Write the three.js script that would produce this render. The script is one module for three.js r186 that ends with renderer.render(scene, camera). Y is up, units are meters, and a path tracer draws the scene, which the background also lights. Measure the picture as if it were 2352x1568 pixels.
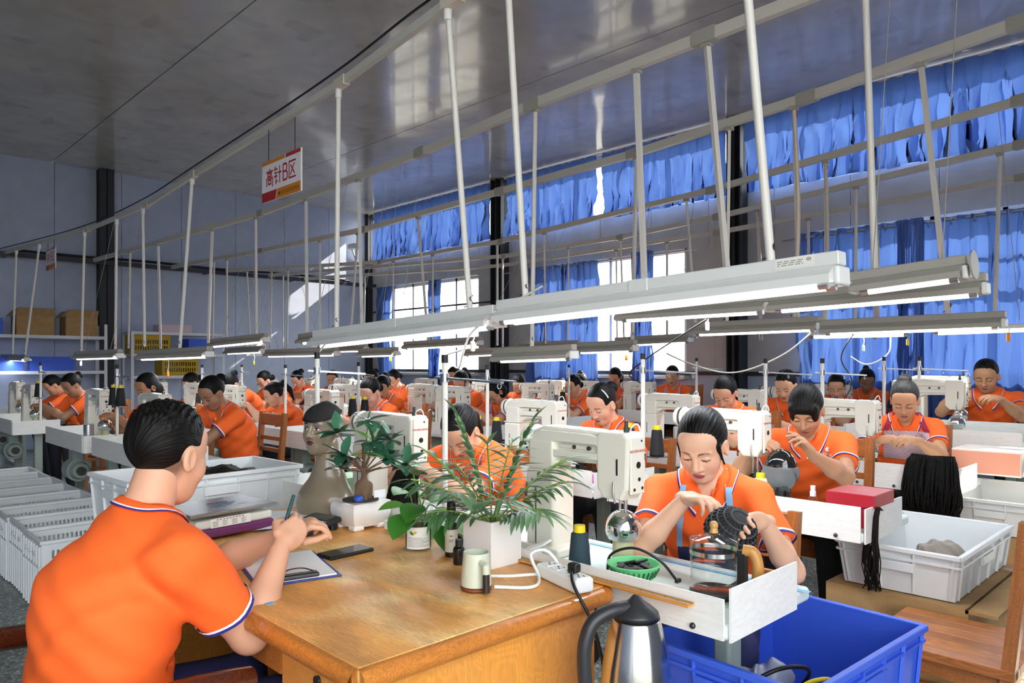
import * as THREE from 'three';
import { RoundedBoxGeometry } from 'three/addons/geometries/RoundedBoxGeometry.js';
import { mergeGeometries, mergeVertices } from 'three/addons/utils/BufferGeometryUtils.js';
import { RectAreaLightUniformsLib } from 'three/addons/lights/RectAreaLightUniformsLib.js';
import { FontLoader } from 'three/addons/loaders/FontLoader.js';

// ---------- camera, sky, sun, exposure ----------
const scene = new THREE.Scene();
const camera = new THREE.PerspectiveCamera(49.87, 1.5, 0.05, 200);
camera.position.set(0, 1.36, 0);
camera.rotation.y = -44.28 * Math.PI / 180;
camera.setViewOffset(2352, 1568, 0, -52, 2352, 1568);
scene.add(camera);
const renderer = new THREE.WebGLRenderer({ antialias: true });
renderer.toneMapping = THREE.LinearToneMapping;
renderer.toneMappingExposure = 1.0;
renderer.shadowMap.enabled = true;
RectAreaLightUniformsLib.init();
scene.background = new THREE.Color(0.93, 0.97, 1.0);
scene.backgroundIntensity = 7;
const sun = new THREE.DirectionalLight(0xfff1dc, 24);
sun.position.set(4.7 + 17.2, .85 + 13.2, -1.6 + 4.4);
sun.target.position.set(4.7, .85, -1.6);
sun.castShadow = true;
Object.assign(sun.shadow.camera, { left: -18, right: 18, top: 18, bottom: -18, near: 1, far: 60 });
scene.add(sun, sun.target);

// ---------- helpers ----------
const V = (x, y, z) => new THREE.Vector3(x, y, z);
let seedState = 7;
const rnd = () => { seedState = (seedState * 1664525 + 1013904223) >>> 0; return seedState / 4294967296; };
const rr = (a, b) => a + (b - a) * rnd();
const used = {};
function numbered(name) { const k = used[name] = (used[name] ?? -1) + 1; return k ? name + '_' + String(k).padStart(3, '0') : name; }
function shade(o) { o.traverse((m) => { if (m.isMesh) { m.castShadow = true; m.receiveShadow = true; } }); return o; }
function tag(o, label, category, group, kind) {
  if (label) o.userData.label = label;
  if (category) o.userData.category = category;
  if (group) o.userData.group = group;
  if (kind) o.userData.kind = kind;
  return o;
}
function thing(name, label, category, pos = [0, 0, 0], turn = 0, group) {
  const g = new THREE.Group(); g.name = numbered(name); g.position.set(...pos); g.rotation.y = turn; scene.add(g);
  return tag(g, label, category, group);
}
function part(name, geo, mat, parent, label) {
  const m = new THREE.Mesh(Array.isArray(geo) ? merge(geo) : geo, mat); m.name = name; m.castShadow = m.receiveShadow = true;
  if (label) m.userData.label = label;
  parent.add(m); return m;
}
function solo(name, geo, mat, label, category, group) {
  const m = part(numbered(name), geo, mat, scene); return tag(m, label, category, group);
}
function struct(name, geo, mat) { const m = part(name, geo, mat, scene); m.userData.kind = 'structure'; return m; }
function structGroup(name) { const g = new THREE.Group(); g.name = name; g.userData.kind = 'structure'; scene.add(g); return g; }
function copyOf(src, pos, turn, label, group) {
  const c = src.clone(); c.name = numbered(src.name.replace(/_\d+$/, '')); c.position.set(...pos); c.rotation.y = turn; scene.add(c);
  c.userData = { ...src.userData }; if (label) c.userData.label = label; if (group) c.userData.group = group;
  return c;
}
const clean = (g) => { g = g.index ? g.toNonIndexed() : g; for (const k of Object.keys(g.attributes)) if (!['position', 'normal', 'uv'].includes(k)) g.deleteAttribute(k); if (!g.attributes.uv) g.setAttribute('uv', new THREE.Float32BufferAttribute(new Float32Array(g.attributes.position.count * 2), 2)); return g; };
const merge = (list) => list.length === 1 ? list[0] : mergeGeometries(list.map(clean));
const box = (sx, sy, sz, x = 0, y = 0, z = 0) => new THREE.BoxGeometry(sx, sy, sz).translate(x, y, z);
const rbox = (sx, sy, sz, r, x = 0, y = 0, z = 0, seg = 2) => new RoundedBoxGeometry(sx, sy, sz, seg, Math.min(r, sx / 2.01, sy / 2.01, sz / 2.01)).translate(x, y, z);
const cyl = (r1, r2, h, x = 0, y = 0, z = 0, seg = 20, open = false) => new THREE.CylinderGeometry(r1, r2, h, seg, 1, open).translate(x, y, z);
const sph = (r, x = 0, y = 0, z = 0, a = 20, b = 14) => new THREE.SphereGeometry(r, a, b).translate(x, y, z);
const lathe = (pts, seg = 32) => new THREE.LatheGeometry(pts.map((p) => new THREE.Vector2(p[0], p[1])), seg);
function rod(a, b, r, seg = 8, r2 = r) {
  const A = V(...a), B = V(...b), d = B.clone().sub(A), g = new THREE.CylinderGeometry(r2, r, d.length(), seg);
  g.applyQuaternion(new THREE.Quaternion().setFromUnitVectors(V(0, 1, 0), d.clone().normalize()));
  return g.translate(...A.add(B).multiplyScalar(0.5).toArray());
}
function beamBox(a, b, w, h) { // rectangular bar from a to b, h upright
  const A = V(...a), B = V(...b), d = B.clone().sub(A), g = new THREE.BoxGeometry(w, h, d.length());
  const m = new THREE.Matrix4().lookAt(A, B, V(0, 1, 0)); g.applyMatrix4(m);
  return g.translate(...A.add(B).multiplyScalar(0.5).toArray());
}
function tube(pts, r, seg = 24, rad = 7, closed = false) {
  return new THREE.TubeGeometry(new THREE.CatmullRomCurve3(pts.map((p) => V(...p)), closed), seg, r, rad, closed);
}
function extrude(pts, depth, bevel = 0, holes = []) {
  const s = new THREE.Shape(pts.map((p) => new THREE.Vector2(p[0], p[1])));
  for (const h of holes) s.holes.push(new THREE.Path(h.map((p) => new THREE.Vector2(p[0], p[1]))));
  return new THREE.ExtrudeGeometry(s, { depth, bevelEnabled: bevel > 0, bevelSize: bevel, bevelThickness: bevel, bevelSegments: 2, curveSegments: 10 });
}
// value noise, tileable
function lattice(n, seed) { const a = new Float32Array(n * n); let s = seed >>> 0; for (let i = 0; i < n * n; i++) { s = (s * 1664525 + 1013904223) >>> 0; a[i] = s / 4294967296; } return a; }
function noiseField(n, seed) {
  const a = lattice(n, seed);
  return (u, v) => { u = (u % 1 + 1) % 1 * n; v = (v % 1 + 1) % 1 * n; const i = Math.floor(u), j = Math.floor(v), f = u - i, g = v - j, s = f * f * (3 - 2 * f), t = g * g * (3 - 2 * g), i1 = (i + 1) % n, j1 = (j + 1) % n; return (a[j % n * n + i % n] * (1 - s) + a[j % n * n + i1] * s) * (1 - t) + (a[j1 * n + i % n] * (1 - s) + a[j1 * n + i1] * s) * t; };
}
function texture(w, h, fn, srgb = true) {
  const d = new Uint8Array(w * h * 4);
  for (let j = 0; j < h; j++) for (let i = 0; i < w; i++) { const c = fn(i / w, j / h); const k = (j * w + i) * 4; d[k] = Math.max(0, Math.min(255, c[0])); d[k + 1] = Math.max(0, Math.min(255, c[1])); d[k + 2] = Math.max(0, Math.min(255, c[2])); d[k + 3] = c[3] ?? 255; }
  const t = new THREE.DataTexture(d, w, h); t.wrapS = t.wrapT = THREE.RepeatWrapping; t.magFilter = t.minFilter = THREE.LinearFilter; if (srgb) t.colorSpace = THREE.SRGBColorSpace; t.needsUpdate = true; return t;
}
function canvasTex(w, h, draw) {
  const c = document.createElement('canvas'); c.width = w; c.height = h; draw(c.getContext('2d'), w, h);
  const t = new THREE.CanvasTexture(c); t.colorSpace = THREE.SRGBColorSpace; return t;
}
const rep = (t, x, y) => { const c = t.clone(); c.repeat.set(x, y); c.needsUpdate = true; return c; };
const mat = (color, roughness = 0.6, more = {}) => new THREE.MeshPhysicalMaterial({ color, roughness, side: THREE.DoubleSide, ...more });
// uv in metres by dominant axis
function metreUV(g, scale = 1) {
  g = g.index ? g.toNonIndexed() : g; const p = g.attributes.position, n = g.attributes.normal, uv = new Float32Array(p.count * 2);
  for (let i = 0; i < p.count; i++) {
    const ax = Math.abs(n.getX(i)), ay = Math.abs(n.getY(i)), az = Math.abs(n.getZ(i));
    const [a, b] = ay >= ax && ay >= az ? [p.getX(i), p.getZ(i)] : ax >= az ? [p.getZ(i), p.getY(i)] : [p.getX(i), p.getY(i)];
    uv[2 * i] = a * scale; uv[2 * i + 1] = b * scale;
  }
  g.setAttribute('uv', new THREE.BufferAttribute(uv, 2)); return g;
}
const font = await new FontLoader().loadAsync('fonts/droid/droid_sans_bold.typeface.json');
function lettering(s, size) { const g = new THREE.ShapeGeometry(font.generateShapes(s, size), 3); g.computeBoundingBox(); const b = g.boundingBox; return g.translate(-(b.min.x + b.max.x) / 2, -(b.min.y + b.max.y) / 2, 0); }

// ---------- materials ----------
const n8 = noiseField(8, 11), n16 = noiseField(16, 12), n32 = noiseField(32, 13), n64 = noiseField(64, 14), n128 = noiseField(128, 15);
const M = {};
const terrazzoTex = texture(512, 512, (u, v) => { const a = n128(u, v), b = n64(u + .3, v), c = n128(u * 1 + .5, v + .2); let k = 96 + 20 * n8(u, v); if (a > .68) k += 62; if (b > .74) k -= 34; if (c > .8) k += 45; return [k * .93, k * .98, k * .95]; });
M.floor = mat(0xffffff, 0.38, { map: terrazzoTex });
const ceilBump = texture(256, 256, (u, v) => { const k = 150 * n8(u, v) + 70 * n16(u, v + .3) + 12 * n32(u, v); return [k, k, k]; }, false);
const ceilCol = texture(256, 256, (u, v) => { const k = 186 + 16 * (n8(u, v) - .5) + 10 * (n32(u, v) - .5) - (n16(u + .4, v) > .86 ? 10 : 0); return [k, k * .995, k * .97]; });
M.ceiling = mat(0xffffff, 0.16, { map: ceilCol, bumpMap: ceilBump, bumpScale: 0.010, clearcoat: 0.35, clearcoatRoughness: 0.06 });
const panelTex = texture(256, 256, (u, v) => { const k = 186 + 8 * (n16(u, v) - .5) + 5 * (n64(u, v) - .5); return [k * .92, k * .98, k * 1.1]; });
M.wall = mat(0xffffff, 0.5, { map: panelTex });
const greyPanelTex = texture(256, 256, (u, v) => { const st = Math.max(0, n32(u, .3) - .72) * n8(u, v) * 120; const k = 186 + 10 * (n16(u, v) - .5); return [k - st * .5, k - st * .75, k * .98 - st * 1.4]; });
M.wallGrey = mat(0xffffff, 0.55, { map: greyPanelTex });
M.darkSteel = mat(0x34373a, 0.55, { metalness: 0.2 });
M.black = mat(0x121314, 0.5);
M.whitePaint = mat(0xe9e8e2, 0.35);
M.whitePipe = mat(0xe6e4dc, 0.4);
M.creamPipe = mat(0xd9cdbd, 0.45);
M.beam = mat(0xcfcdc4, 0.42);
M.lampBody = mat(0xe4e7e4, 0.3);
M.lampOld = mat(0xa9a89f, 0.4);
M.whitePlastic = mat(0xeef0ee, 0.35);
M.chrome = mat(0xe8e8e8, 0.06, { metalness: 1 });
M.steel = mat(0xb9bbbd, 0.28, { metalness: 1 });
M.darkMetal = mat(0x4a4c4e, 0.4, { metalness: 0.8 });
M.machine = mat(0xe7e3d6, 0.25, { clearcoat: 0.4, clearcoatRoughness: 0.15 });
M.machineDark = mat(0x3a3a38, 0.5);
M.redInk = mat(0xb5202a, 0.6);
M.thread = mat(0x17181b, 0.75);
M.threadCream = mat(0xe9e2c8, 0.8);
M.threadBlue = mat(0x223a44, 0.75);
M.yellow = mat(0xf0cf10, 0.45);
M.orangePlastic = mat(0xf08a12, 0.4);
M.blueCrate = mat(0x3a60d4, 0.42);
M.whiteCrate = mat(0xdfe3e4, 0.4, { });
M.curtain = mat(0x5577bc, 0.95, { transmission: 0.22, thickness: 0 });
M.glass = mat(0xffffff, 0.02, { transmission: 1, thickness: 0, ior: 1.45 });
M.tube = new THREE.MeshPhysicalMaterial({ color: 0xffffff, emissive: 0xf4fbff, emissiveIntensity: 3.2, roughness: 0.4 });
M.tableTop = mat(0xd6e4e0, 0.35);
M.tableLeg = mat(0x93a097, 0.45);
const cardTex = texture(128, 128, (u, v) => { const k = 236 + 8 * (n16(u, v) - .5) - (n64(u, v) > .93 ? 20 : 0); return [k, k * .995, k * .975]; });
M.card = mat(0xffffff, 0.6, { map: cardTex });
const kraftTex = texture(256, 256, (u, v) => { const k = 1 + .1 * (n16(u, v) - .5) + .06 * (n128(u, v * 4) - .5); return [168 * k, 134 * k, 88 * k]; });
M.kraft = mat(0xffffff, 0.8, { map: kraftTex });
function woodTex(r, g, b, contrast, seed) {
  const a = noiseField(16, seed), c = noiseField(64, seed + 1), d = noiseField(8, seed + 2);
  return texture(512, 512, (u, v) => { const w = a(u * 2 + .25 * d(u, v), v * .5) * 6; const ring = .5 + .5 * Math.sin(w * 6.283); const fine = c(u * 8, v * .5); const k = 1 + contrast * (.5 * (ring - .5) + .9 * (fine - .5) + .5 * (d(u, v) - .5)); return [r * k, g * k, b * k]; });
}
M.wood = mat(0xffffff, 0.34, { map: woodTex(176, 112, 48, .28, 31), clearcoat: 0.35, clearcoatRoughness: 0.25 });
M.chairWood = mat(0xffffff, 0.4, { map: woodTex(160, 98, 50, .3, 41) });
M.darkWood = mat(0xffffff, 0.22, { map: woodTex(78, 34, 20, .3, 51), clearcoat: 0.6, clearcoatRoughness: 0.1 });
M.paper = mat(0xf4f5f6, 0.7);
// ---------- the setting ----------
const XW = 9, ZB = -13.7, HC = 4.62, X0 = -4, Z1 = 1.5;
struct('floor', metreUV(box(XW - X0 + .4, .2, Z1 - ZB + .4, (XW + X0) / 2, -.1, (Z1 + ZB) / 2), .8), M.floor);
{ // ceiling of long sandwich panels with narrow joints
  const c = structGroup('ceiling'); const edges = [X0 - .2, 2.95, 6.1, XW + .2];
  for (let i = 0; i < 3; i++) part('panel', metreUV(box(edges[i + 1] - edges[i] - .012, .1, Z1 - ZB + .4, (edges[i] + edges[i + 1]) / 2, HC + .05, (Z1 + ZB) / 2), .25), M.ceiling, c);
  part('backing', box(XW - X0 + .4, .06, Z1 - ZB + .4, (XW + X0) / 2, HC + .13, (Z1 + ZB) / 2), M.black, c);
}
{ const w = structGroup('wall_back'); // upright panels with fine joints
  for (let x = X0; x < XW - .01; x += 1) part('panel', metreUV(box(.992, HC, .1, x + .5, HC / 2, ZB - .05), .5), M.wall, w);
  part('backing', box(XW - X0 + .4, HC, .06, (XW + X0) / 2, HC / 2, ZB - .13), M.wallGrey, w);
}
struct('wall_left', box(.2, HC, Z1 - ZB + .4, X0 - .1, HC / 2, (Z1 + ZB) / 2), M.wall);
{ const w = structGroup('wall_front'), z = Z1 + .1, op = [[-3.6, 1.3]]; // tall factory gate with glazed leaves behind the camera
  const g = (xa, xb, ya, yb) => part('panel', box(xb - xa, yb - ya, .2, (xa + xb) / 2, (ya + yb) / 2, z), M.wall, w);
  g(X0 - .2, XW + .2, 0, .1); g(X0 - .2, XW + .2, 4.2, HC); let x = X0 - .2; for (const o of op) { g(x, o[0], .1, 4.2); x = o[1]; } g(x, XW + .2, .1, 4.2);
  op.forEach((o, i) => { const f = structGroup('window_' + (9 + i)); for (let k = 0; k <= 3; k++) part('frame', box(.06, 4.1, .07, o[0] + (o[1] - o[0]) * k / 3, 2.15, z), M.whitePaint, f); for (const y of [.13, 2.4, 4.17]) part('frame', box(o[1] - o[0], .06, .07, (o[0] + o[1]) / 2, y, z), M.whitePaint, f); for (let k = 0; k < 3; k++) part('pane', box((o[1] - o[0]) / 3, 4.1, .005, o[0] + (o[1] - o[0]) * (k + .5) / 3, 2.15, z), M.glass, f); });
}
// window wall at x = 9: openings [z0, z1, y0, y1]
const openings = [
  [-12.85, -10.1, 1.2, 3.0], [-8.45, -5.7, 1.2, 3.0], [-3.95, -1.2, 1.2, 3.0], [.2, 1.4, .9, 3.0],
  [-13.66, -9.65, 3.62, 4.55], [-9.25, -4.98, 3.62, 4.55], [-4.75, -.45, 3.62, 4.55], [-.1, 1.35, 3.62, 4.55]];
{ const w = structGroup('wall_right'); const g = (z0, z1, y0, y1, m, t = .2) => part('panel', metreUV(box(t, y1 - y0, z1 - z0, XW + t / 2, (y0 + y1) / 2, (z0 + z1) / 2), .5), m, w);
  g(ZB - .2, .2, 0, 1.2, M.wall); g(.2, Z1 + .2, 0, .9, M.wall); g(1.4, Z1 + .2, .9, 1.2, M.wall); g(ZB - .2, Z1 + .2, 4.55, HC, M.wallGrey); 
  for (let z = ZB - .2; z < Z1; z += .95) g(z + .003, Math.min(z + .947, Z1 + .2), 3.0, 3.62, M.wallGrey);
  part('backing', box(.1, .62, Z1 - ZB + .4, XW + .16, 3.31, (Z1 + ZB) / 2), M.black, w);
  for (const row of [openings.slice(0, 4), openings.slice(4)]) {
    let z = ZB - .2; for (const o of row) { g(z, o[0], o[2], o[3], M.wallGrey); z = o[1]; } g(z, Z1 + .2, row[0][2], row[0][3], M.wallGrey);
  }
}
struct('trim_1', box(.05, .05, Z1 - ZB, XW - .02, 1.235, (Z1 + ZB) / 2), M.darkSteel);
openings.forEach((o, i) => {
  const w = structGroup('window_' + (i + 1)); const [z0, z1, y0, y1] = o, zc = (z0 + z1) / 2, yc = (y0 + y1) / 2, f = .055, x = XW + .07;
  const bar = (sy, sz, y, z) => part('frame', box(.07, sy, sz, x, y, z), M.whitePaint, w);
  bar(f, z1 - z0, y0 + f / 2, zc); bar(f, z1 - z0, y1 - f / 2, zc); bar(y1 - y0, f, yc, z0 + f / 2); bar(y1 - y0, f, yc, z1 - f / 2);
  const low = i < 4, n = low ? 4 : 5; for (let k = 1; k < n; k++) bar(y1 - y0, f * .9, yc, z0 + (z1 - z0) * k / n);
  if (low) bar(f, z1 - z0, 2.27, zc);
  for (let k = 0; k < n; k++) part('pane', box(.005, y1 - y0, (z1 - z0) / n, x, yc, z0 + (z1 - z0) * (k + .5) / n), M.glass, w);
  if (low) part('sill', rbox(.32, .05, z1 - z0 + .1, .01, XW + .02, y0 - .03, zc), M.whitePaint, w);
});
// steel columns
for (const [i, x, z, sx, sz] of [[1, 3.72, ZB + .1, .22, .2], [2, XW - .1, -9.44, .2, .27], [3, XW - .1, -4.87, .2, .2], [4, XW - .1, -.28, .2, .2], [5, XW - .06, ZB + .06, .12, .12]])
  struct('trim_' + (i + 1), [box(sx, HC, .014, x, HC / 2, z - sz / 2 + .007), box(sx, HC, .014, x, HC / 2, z + sz / 2 - .007), box(sx * .99, HC, .03, x, HC / 2, z), box(.012, HC, sz, x, HC / 2, z)].slice(0, 4), M.darkSteel);
// outside: paved yard and a pale building that the far windows look on to
tag(solo('yard', box(120, .2, 120, 0, -.32, 0), mat(0x77756d, .9), 'pale paved yard outside the windows', 'yard'), null, null, null, 'structure');
// pipe clamped along the back wall and the thin dark rail in front of the windows
{ const p = thing('wall_pipe', 'dark steel pipe running along the white back wall', 'pipe'); part('pipe', beamBox([1.5, 3.04, ZB + .3], [8.95, 3.04, ZB + .3], .07, .07), M.darkMetal, p);
  for (const x of [2.3, 3.72, 5.4, 7.1, 8.6]) part('bracket', box(.05, .05, .3, x, 3.04, ZB + .15), M.darkMetal, p);
  part('cable_bundle', tube([[2.4, 3.11, ZB + .3], [3.2, 3.1, ZB + .32], [4.4, 3.12, ZB + .29], [5.6, 3.1, ZB + .31], [7, 3.13, ZB + .3], [8.3, 3.1, ZB + .3]], .022, 40, 6), M.black, p); }
solo('window_rail', rod([8.86, 2.47, ZB + .2], [8.86, 2.47, 1.45], .018), M.darkSteel, 'thin dark rail crossing in front of the windows', 'rail');
// ---------- curtains ----------
function curtainGeo(z0, z1, yTop, yBot, folds, amp, seed, opt = {}) {
  const nz = Math.max(24, Math.round((z1 - z0) * 40)), ny = 14, pos = [], idx = []; const n = noiseField(32, seed);
  for (let j = 0; j <= ny; j++) for (let i = 0; i <= nz; i++) {
    const u = i / nz, v = j / ny, ph = u * folds + .9 * n(u, .2 + .1 * v);
    const a = amp * (opt.pinch ? .35 + .65 * v : 1) * (.5 + n(u + .5, .4));
    let x = a * Math.sin(ph * 6.283) + .012 * (n(u * 1, v * .6 + .1) - .5);
    let y = yTop + (yBot - yTop) * v; if (j === ny) y += .05 * (n(u, .7) - .5) + .02 * Math.sin(ph * 6.283); 
    let z = z0 + (z1 - z0) * u + a * .45 * Math.sin(ph * 12.566 + .7);
    if (opt.gather) { const c = (z0 + z1) / 2; z = c + (z - c) * (1 - opt.gather * Math.sin(Math.min(1, v * 1.4) * 1.57)); }
    if (opt.flare) z = z0 + (z - z0) * (1 + opt.flare * v);
    pos.push(x, y, z);
  }
  for (let j = 0; j < ny; j++) for (let i = 0; i < nz; i++) { const a = j * (nz + 1) + i; idx.push(a, a + 1, a + nz + 1, a + 1, a + nz + 2, a + nz + 1); }
  const g = new THREE.BufferGeometry(); g.setAttribute('position', new THREE.Float32BufferAttribute(pos, 3)); g.setIndex(idx); g.computeVertexNormals(); return g;
}
function curtain(label, x, z0, z1, yT, yB, folds, amp, seed, opt, group) {
  const c = thing('curtain', label, 'curtain', [x, 0, 0], 0, group);
  part('fabric', curtainGeo(z0, z1, yT, yB, folds, amp, seed, opt), M.curtain, c);
  if (opt?.rings) for (let k = 0; k < opt.rings; k++) { const z = z0 + (z1 - z0) * (k + .5) / opt.rings; part('ring', new THREE.TorusGeometry(.032, .008, 6, 14).rotateY(.3).translate(0, yT - .05, z), M.steel, c); }
  return c;
}
const UX = 8.83;
curtain('blue short curtain over the high window nearest the back wall', UX, -13.28, -9.62, 4.58, 3.57, 22, .06, 61, { pinch: 1 });
curtain('blue short high curtain left of the bright slit', UX, -9.2, -7.2, 4.58, 3.58, 12, .06, 62, { pinch: 1 });
curtain('blue short high curtain right of the bright slit', UX, -7.08, -5.0, 4.58, 3.58, 12, .06, 63, { pinch: 1 });
curtain('blue short high curtain nearest the camera at upper right', UX, -4.72, -.5, 4.58, 3.58, 22, .08, 64, { pinch: 1 });
solo('curtain_rod', [rod([8.84, 4.585, -13.5], [8.84, 4.585, -9.6], .012), rod([8.84, 4.585, -9.25], [8.84, 4.585, .4], .012)], M.creamPipe, 'thin pale rod carrying the high blue curtains', 'curtain rod');
const LX = 8.8;
curtain('narrow blue curtain pulled to the left of the far bright window', LX, -13.1, -12.55, 2.98, .9, 7, .035, 65, { gather: .2 });
curtain('blue curtain bunched in the middle of the far bright window', LX, -11.36, -10.98, 2.98, .9, 6, .04, 66, { gather: .25 });
curtain('wide blue eyelet curtain left of the middle bright window', LX, -8.62, -7.15, 2.96, .85, 12, .045, 67, { rings: 9 });
curtain('blue curtain bunched with a folded eyelet corner in the middle window', LX, -6.5, -6.13, 3.0, .85, 6, .04, 68, { gather: .1 });
curtain('long blue eyelet curtain at the right behind the man worker', LX, -3.98, -2.72, 2.95, .6, 8, .045, 69, { rings: 7 });
curtain('long blue eyelet curtain at the right edge', LX, -2.66, -.9, 2.93, .6, 11, .045, 70, { rings: 8 });
curtain('gathered blue curtain fold between the two right long curtains', LX - .06, -2.84, -2.58, 2.95, .6, 7, .03, 71, { });
solo('curtain_rod', [rod([8.8, 2.93, -9.2], [8.8, 2.93, -5.4], .012)], M.steel, 'steel rod over the middle bright window', 'curtain rod');
solo('curtain_rod', [rod([8.8, 2.9, -4.2], [8.8, 2.9, .4], .014)], M.steel, 'steel rod over the long curtains at right', 'curtain rod');
solo('curtain_rod', [rod([8.8, 2.98, -13.3], [8.8, 2.98, -9.9], .012)], M.steel, 'steel rod over the far bright window', 'curtain rod');
// ---------- overhead: cable beams, hanging poles, tube lamps (world metres) ----------
const beamLines = [
[[2.252,3.060,-13.628],[2.640,3.060,-10.382],[2.684,3.060,-8.321],[2.558,3.060,-6.730],[2.361,3.060,-3.895],[2.196,3.060,-2.648],[2.150,3.060,0.200]],
[[3.475,3.060,-13.720],[3.757,3.060,-7.907],[3.594,3.060,-4.733],[3.458,3.060,-3.345],[3.384,3.060,-2.031],[3.295,3.060,-0.433]],
[[4.692,3.060,-13.622],[5.000,3.060,-10.522],[5.137,3.060,-7.947],[4.961,3.060,-5.247],[4.849,3.060,-3.560],[4.618,3.060,-2.038],[4.361,3.060,-0.834],[4.028,3.060,0.731]],
[[5.620,3.060,-13.227],[6.965,3.060,-10.316],[6.984,3.060,-7.386],[6.399,3.060,-3.768],[5.645,3.060,-1.079],[5.213,3.060,0.461]],
[[6.492,3.060,-13.294],[7.971,3.060,-8.370],[7.914,3.060,-6.040],[7.605,3.060,-4.394],[6.783,3.060,-1.297],[6.373,3.060,0.250]],
[[7.254,3.060,-13.352],[8.714,3.060,-9.216],[8.508,3.060,-4.916],[8.001,3.060,-1.530],[7.764,3.060,0.053]]];
const poleSpots = [
  [1,[2.468,3.060,-12.933],[2.412,1.503,-12.987]],
  [1,[2.545,3.060,-12.023],[2.532,1.465,-12.036]],
  [1,[2.665,3.060,-10.484],[2.634,1.516,-10.515]],
  [1,[2.681,3.060,-9.300],[2.670,1.527,-9.311]],
  [1,[2.729,3.060,-8.460],[2.742,1.549,-8.446]],
  [1,[2.570,3.060,-6.761],[2.578,1.502,-6.753]],
  [1,[2.368,3.060,-3.936],[2.368,1.559,-3.936]],
  [1,[2.342,3.060,-2.673],[2.330,1.600,-2.685]],
  [1,[2.359,3.060,-2.272],[2.330,1.628,-2.300]],
  [1,[2.287,3.060,-1.194],[2.330,1.696,-1.152]],
  [2,[3.671,3.060,-11.818],[3.652,1.595,-11.836]],
  [2,[3.757,3.060,-10.789],[3.784,1.575,-10.763]],
  [2,[3.844,3.060,-9.125],[3.808,1.666,-9.159]],
  [2,[3.773,3.060,-8.027],[3.776,1.668,-8.023]],
  [2,[3.744,3.060,-6.775],[3.750,1.692,-6.769]],
  [2,[3.700,3.060,-5.724],[3.723,1.705,-5.702]],
  [2,[3.478,3.060,-3.325],[3.500,1.765,-3.304]],
  [2,[3.416,3.060,-2.487],[3.414,1.795,-2.489]],
  [2,[3.371,3.060,-2.023],[3.426,1.838,-1.969]],
  [2,[3.362,3.060,-1.217],[3.350,1.788,-1.229]],
  [3,[4.951,3.060,-11.923],[4.935,1.758,-11.938]],
  [3,[5.009,3.060,-11.523],[5.004,1.771,-11.528]],
  [3,[5.093,3.060,-8.934],[5.093,1.803,-8.934]],
  [3,[5.095,3.060,-8.072],[5.107,1.820,-8.060]],
  [3,[5.049,3.060,-6.714],[5.049,1.839,-6.714]],
  [3,[4.884,3.060,-3.526],[4.917,2.011,-3.494]],
  [3,[4.758,3.060,-2.626],[4.747,2.023,-2.636]],
  [3,[4.648,3.060,-2.129],[4.628,2.030,-2.148]],
  [3,[4.497,3.060,-1.326],[4.553,1.959,-1.271]],
  [4,[6.290,3.060,-13.021],[6.331,1.604,-12.981]],
  [4,[6.709,3.060,-12.612],[6.692,1.946,-12.629]],
  [4,[6.607,3.060,-12.177],[6.596,1.929,-12.189]],
  [4,[7.154,3.060,-9.915],[7.149,2.013,-9.920]],
  [4,[7.106,3.060,-8.894],[7.106,2.052,-8.894]],
  [4,[7.072,3.060,-7.453],[7.072,2.049,-7.453]],
  [4,[6.951,3.060,-6.391],[6.959,2.176,-6.383]],
  [4,[6.610,3.060,-4.062],[6.651,2.275,-4.021]],
  [4,[6.273,3.060,-2.455],[6.273,2.259,-2.455]],
  [5,[8.272,3.060,-13.457],[8.272,2.100,-13.457]],
  [5,[8.118,3.060,-8.424],[8.118,2.234,-8.424]],
  [5,[7.999,3.060,-6.972],[7.995,2.320,-6.976]],
  [5,[7.926,3.060,-6.028],[7.943,2.371,-6.012]],
  [5,[7.548,3.060,-3.822],[7.558,2.433,-3.812]],
  [5,[6.442,3.060,-2.879],[6.440,2.294,-2.881]],
  [5,[7.359,3.060,-2.448],[7.367,2.304,-2.439]],
  [5,[6.531,3.060,-1.543],[6.502,1.770,-1.571]],
  [6,[8.602,3.060,-12.248],[8.590,2.122,-12.260]],
  [6,[8.826,3.060,-6.615],[8.830,2.491,-6.611]],
  [6,[8.807,3.060,-5.709],[8.807,2.556,-5.709]],
  [6,[8.495,3.060,-3.631],[8.495,2.610,-3.631]],
  [6,[8.748,3.060,-2.842],[8.759,2.490,-2.832]],
  [6,[7.215,3.060,-1.428],[7.223,1.741,-1.420]],
];
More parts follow.
